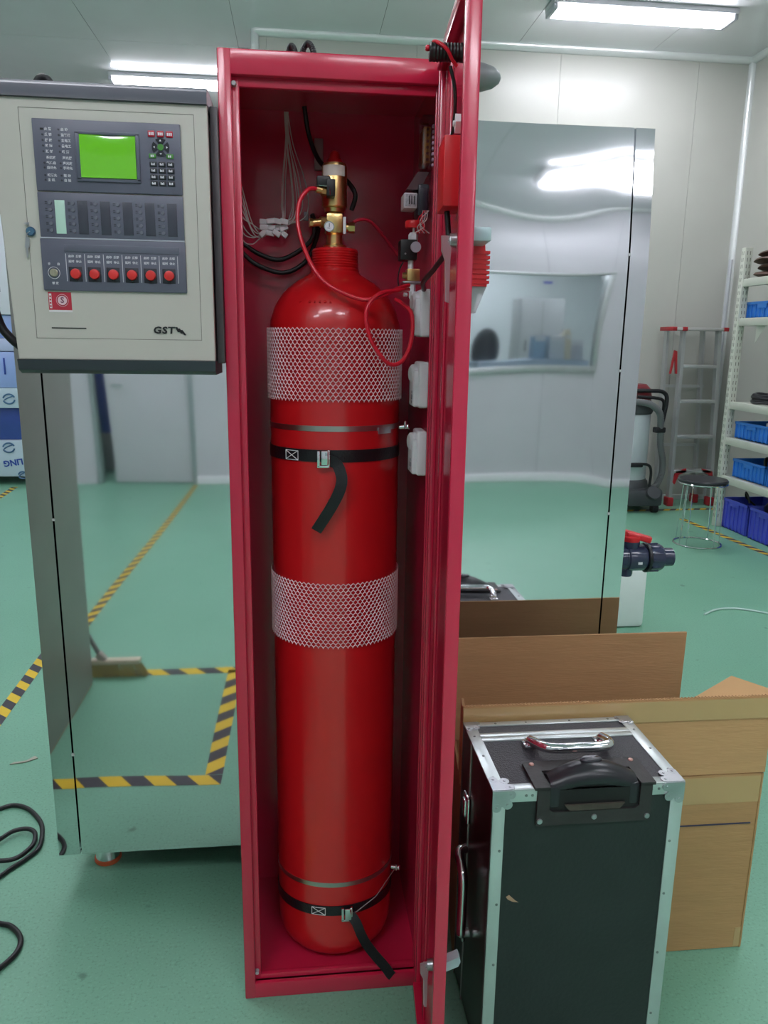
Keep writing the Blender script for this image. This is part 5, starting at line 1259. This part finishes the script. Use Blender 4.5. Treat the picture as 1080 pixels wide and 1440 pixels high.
# beyond the rear window
nb = thing('office_cabinet', 'grey metal cupboard seen mirrored through the rear window', 'cupboard', (3.4, -6.9, 0))
obj('cupboard_body', bx(3.02, 3.72, -7.4, -6.85, .0, 2.09, .006), mat('cupboard_grey', (160, 166, 166), .4), nb)
b = MB(); b.box(3.36, 3.366, -6.852, -6.845, .1, 2.05); b.box(3.1, 3.12, -6.852, -6.83, 1.35, 1.5); obj('door_lines', b, GSTD, nb, smooth=False)
lg = obj('pale_bench', bx(1.9, 3.28, -4.95, -4.45, .0, 1.285, .01), mat('bench_blue', (176, 202, 222), .4)); tag(lg, 'pale blue bench seen mirrored just behind the rear window', 'bench')
def wbox(x0, x1, y0, y1, z1, m_, label, lid=False):
    t = thing('paper_box', label, 'box', ((x0 + x1) / 2, (y0 + y1) / 2, 1.285), 'boxes on the pale bench')
    b = MB(); b.box(x0, x1, y0, y1, 1.286, z1, .004); obj('box_body', b, m_, t)
    b = MB(); b.box(x0 + .01, x1 - .01, y1 - .001, y1 + .004, z1 - .05, z1 - .01); obj('box_label', b, LB, t, smooth=False)
    if lid:
        b = MB(); b.prism([(0, 0), (.1, 0), (.07, .06), (.02, .045)], (x0, y1 - .05, z1), (1, 0, 0), (0, 0, 1), (0, -1, 0), .1); obj('raised_flap', b, mat('flap_cream', (222, 214, 190), .6), t)
wbox(2.60, 2.75, -4.9, -4.7, 1.54, mat('tray_blue', (150, 180, 205), .4), 'pale blue tray box on the mirrored bench, leftmost in the mirror')
wbox(2.78, 2.98, -4.9, -4.65, 1.55, mat('box_white', (205, 214, 222), .5), 'white carton in the middle of the mirrored bench')
wbox(2.985, 3.07, -4.9, -4.66, 1.57, mat('box_cream', (222, 214, 190), .5), 'narrow cream carton with open flap on the mirrored bench', True)
wbox(3.075, 3.27, -4.9, -4.7, 1.5, mat('box_grey', (196, 202, 210), .5), 'white carton at the right end of the mirrored bench')
chb = thing('office_chair', 'black chair back seen mirrored through the left of the rear window', 'chair', (2.12, -5.3, 0))
b = MB(); b.lathe([(0, 0), (.13, .01), (.165, .03), (.13, .06), (0, .07)], (2.15, -5.2, 1.4), n=28, d=(0, -1, 0)); b.xf(lambda c: Vector((c.x, c.y, 1.4 + (c.z - 1.4) * 1.5))); obj('backrest', b, mat('chair_black', (44, 48, 60), .4), chb)
b = MB(); b.box(1.93, 2.33, -5.75, -5.25, 1.0, 1.06, .02); obj('seat', b, mat('chair_black', (44, 48, 60)), chb)
b = MB(); b.cyl((2.13, -5.5, .05), (2.13, -5.5, 1.0), .03, n=14); b.lathe([(.25, 0), (.25, .02), (.04, .06)], (2.13, -5.5, 0), n=24); obj('pedestal', b, BLACK, chb)
o = obj('blue_sign', bx(4.05, 4.22, -9.07, -9.055, 2.52, 2.60), mat('sign_blue', (80, 90, 180), .4)); tag(o, 'small blue sign seen mirrored above the grey cupboard', 'sign')
bl = obj('blue_crate', bx(-2.6, -2.0, -5.6, -5.1, .4, 1.15, .01), mat('crate_blue', (50, 80, 160), .4)); tag(bl, 'blue crate on a stand seen mirrored through the gap beside the rear door', 'crate')
st2 = obj('crate_stand', bx(-2.6, -2.0, -5.6, -5.1, 0, .4, .01), mat('stand_grey', (150, 155, 155), .4)); tag(st2, 'grey stand under the mirrored blue crate', 'stand')

# =================================================================== FLOOR CABLES AND LITTER
zc = .007
A_ = [(-1.25, 2.05), (-1.09, 2.18), (-1.005, 2.27), (-.964, 2.303), (-.925, 2.319), (-.874, 2.295), (-.822, 2.235), (-.794, 2.178), (-.777, 2.093), (-.8, 2.041), (-.827, 2.003), (-.86, 1.95), (-.93, 1.86), (-1.02, 1.8)]
B_ = [(-1.02, 1.8), (-1.06, 1.9), (-.98, 2.03), (-.93, 2.10), (-.901, 2.13), (-.874, 2.168), (-.835, 2.175), (-.806, 2.15), (-.795, 2.094), (-.82, 2.04), (-.867, 2.03), (-.935, 2.05), (-1.02, 2.06), (-1.1, 1.98)]
C_ = [(-1.1, 1.98), (-1.1, 1.86), (-1.0, 1.81), (-.9, 1.812), (-.84, 1.812), (-.779, 1.789), (-.745, 1.775), (-.710, 1.735), (-.702, 1.690), (-.722, 1.645), (-.77, 1.60), (-.86, 1.57), (-1.0, 1.56)]
allp = [(x, y, zc) for x, y in A_] + [(x, y, zc + .009) for x, y in B_[1:]] + [(x, y, zc) for x, y in C_[1:]]
wire('floor_cable', allp, .0068, RUBBER, 'thick black cable looping on the green floor at the lower left', 'cable', 12)
b = MB(); b.prism([(0, 0), (.05, .01), (.085, .035), (.07, .05), (.05, .02), (.01, .012)], (-1.03, 2.58, .001), (1, 0, 0), (0, 1, 0), (0, 0, 1), .003); tag(obj('paper_scrap', b, mat('scrap_tan', (176, 172, 158), .8)), 'torn scrap of pale paper on the floor at the left edge', 'scrap')
b = MB(); b.prism([(0, 0), (.035, .005), (.03, .02), (.005, .014)], (1.61, 3.2, .001), (1, 0, 0), (0, 1, 0), (0, 0, 1), .003); tag(obj('foam_crumb', b, mat('crumb_white', (214, 224, 220), .6)), 'small white crumb on the floor right of the carton flap', 'scrap')
wire('clear_tube', [(2.27, 3.86, .006), (2.38, 3.93, .006), (2.5, 3.94, .006), (2.63, 3.86, .006), (2.8, 3.7, .006), (3.0, 3.5, .006)], .006, mat('tube_pale', (190, 214, 208), .2), 'pale clear tube lying on the floor at the right edge', 'tube')
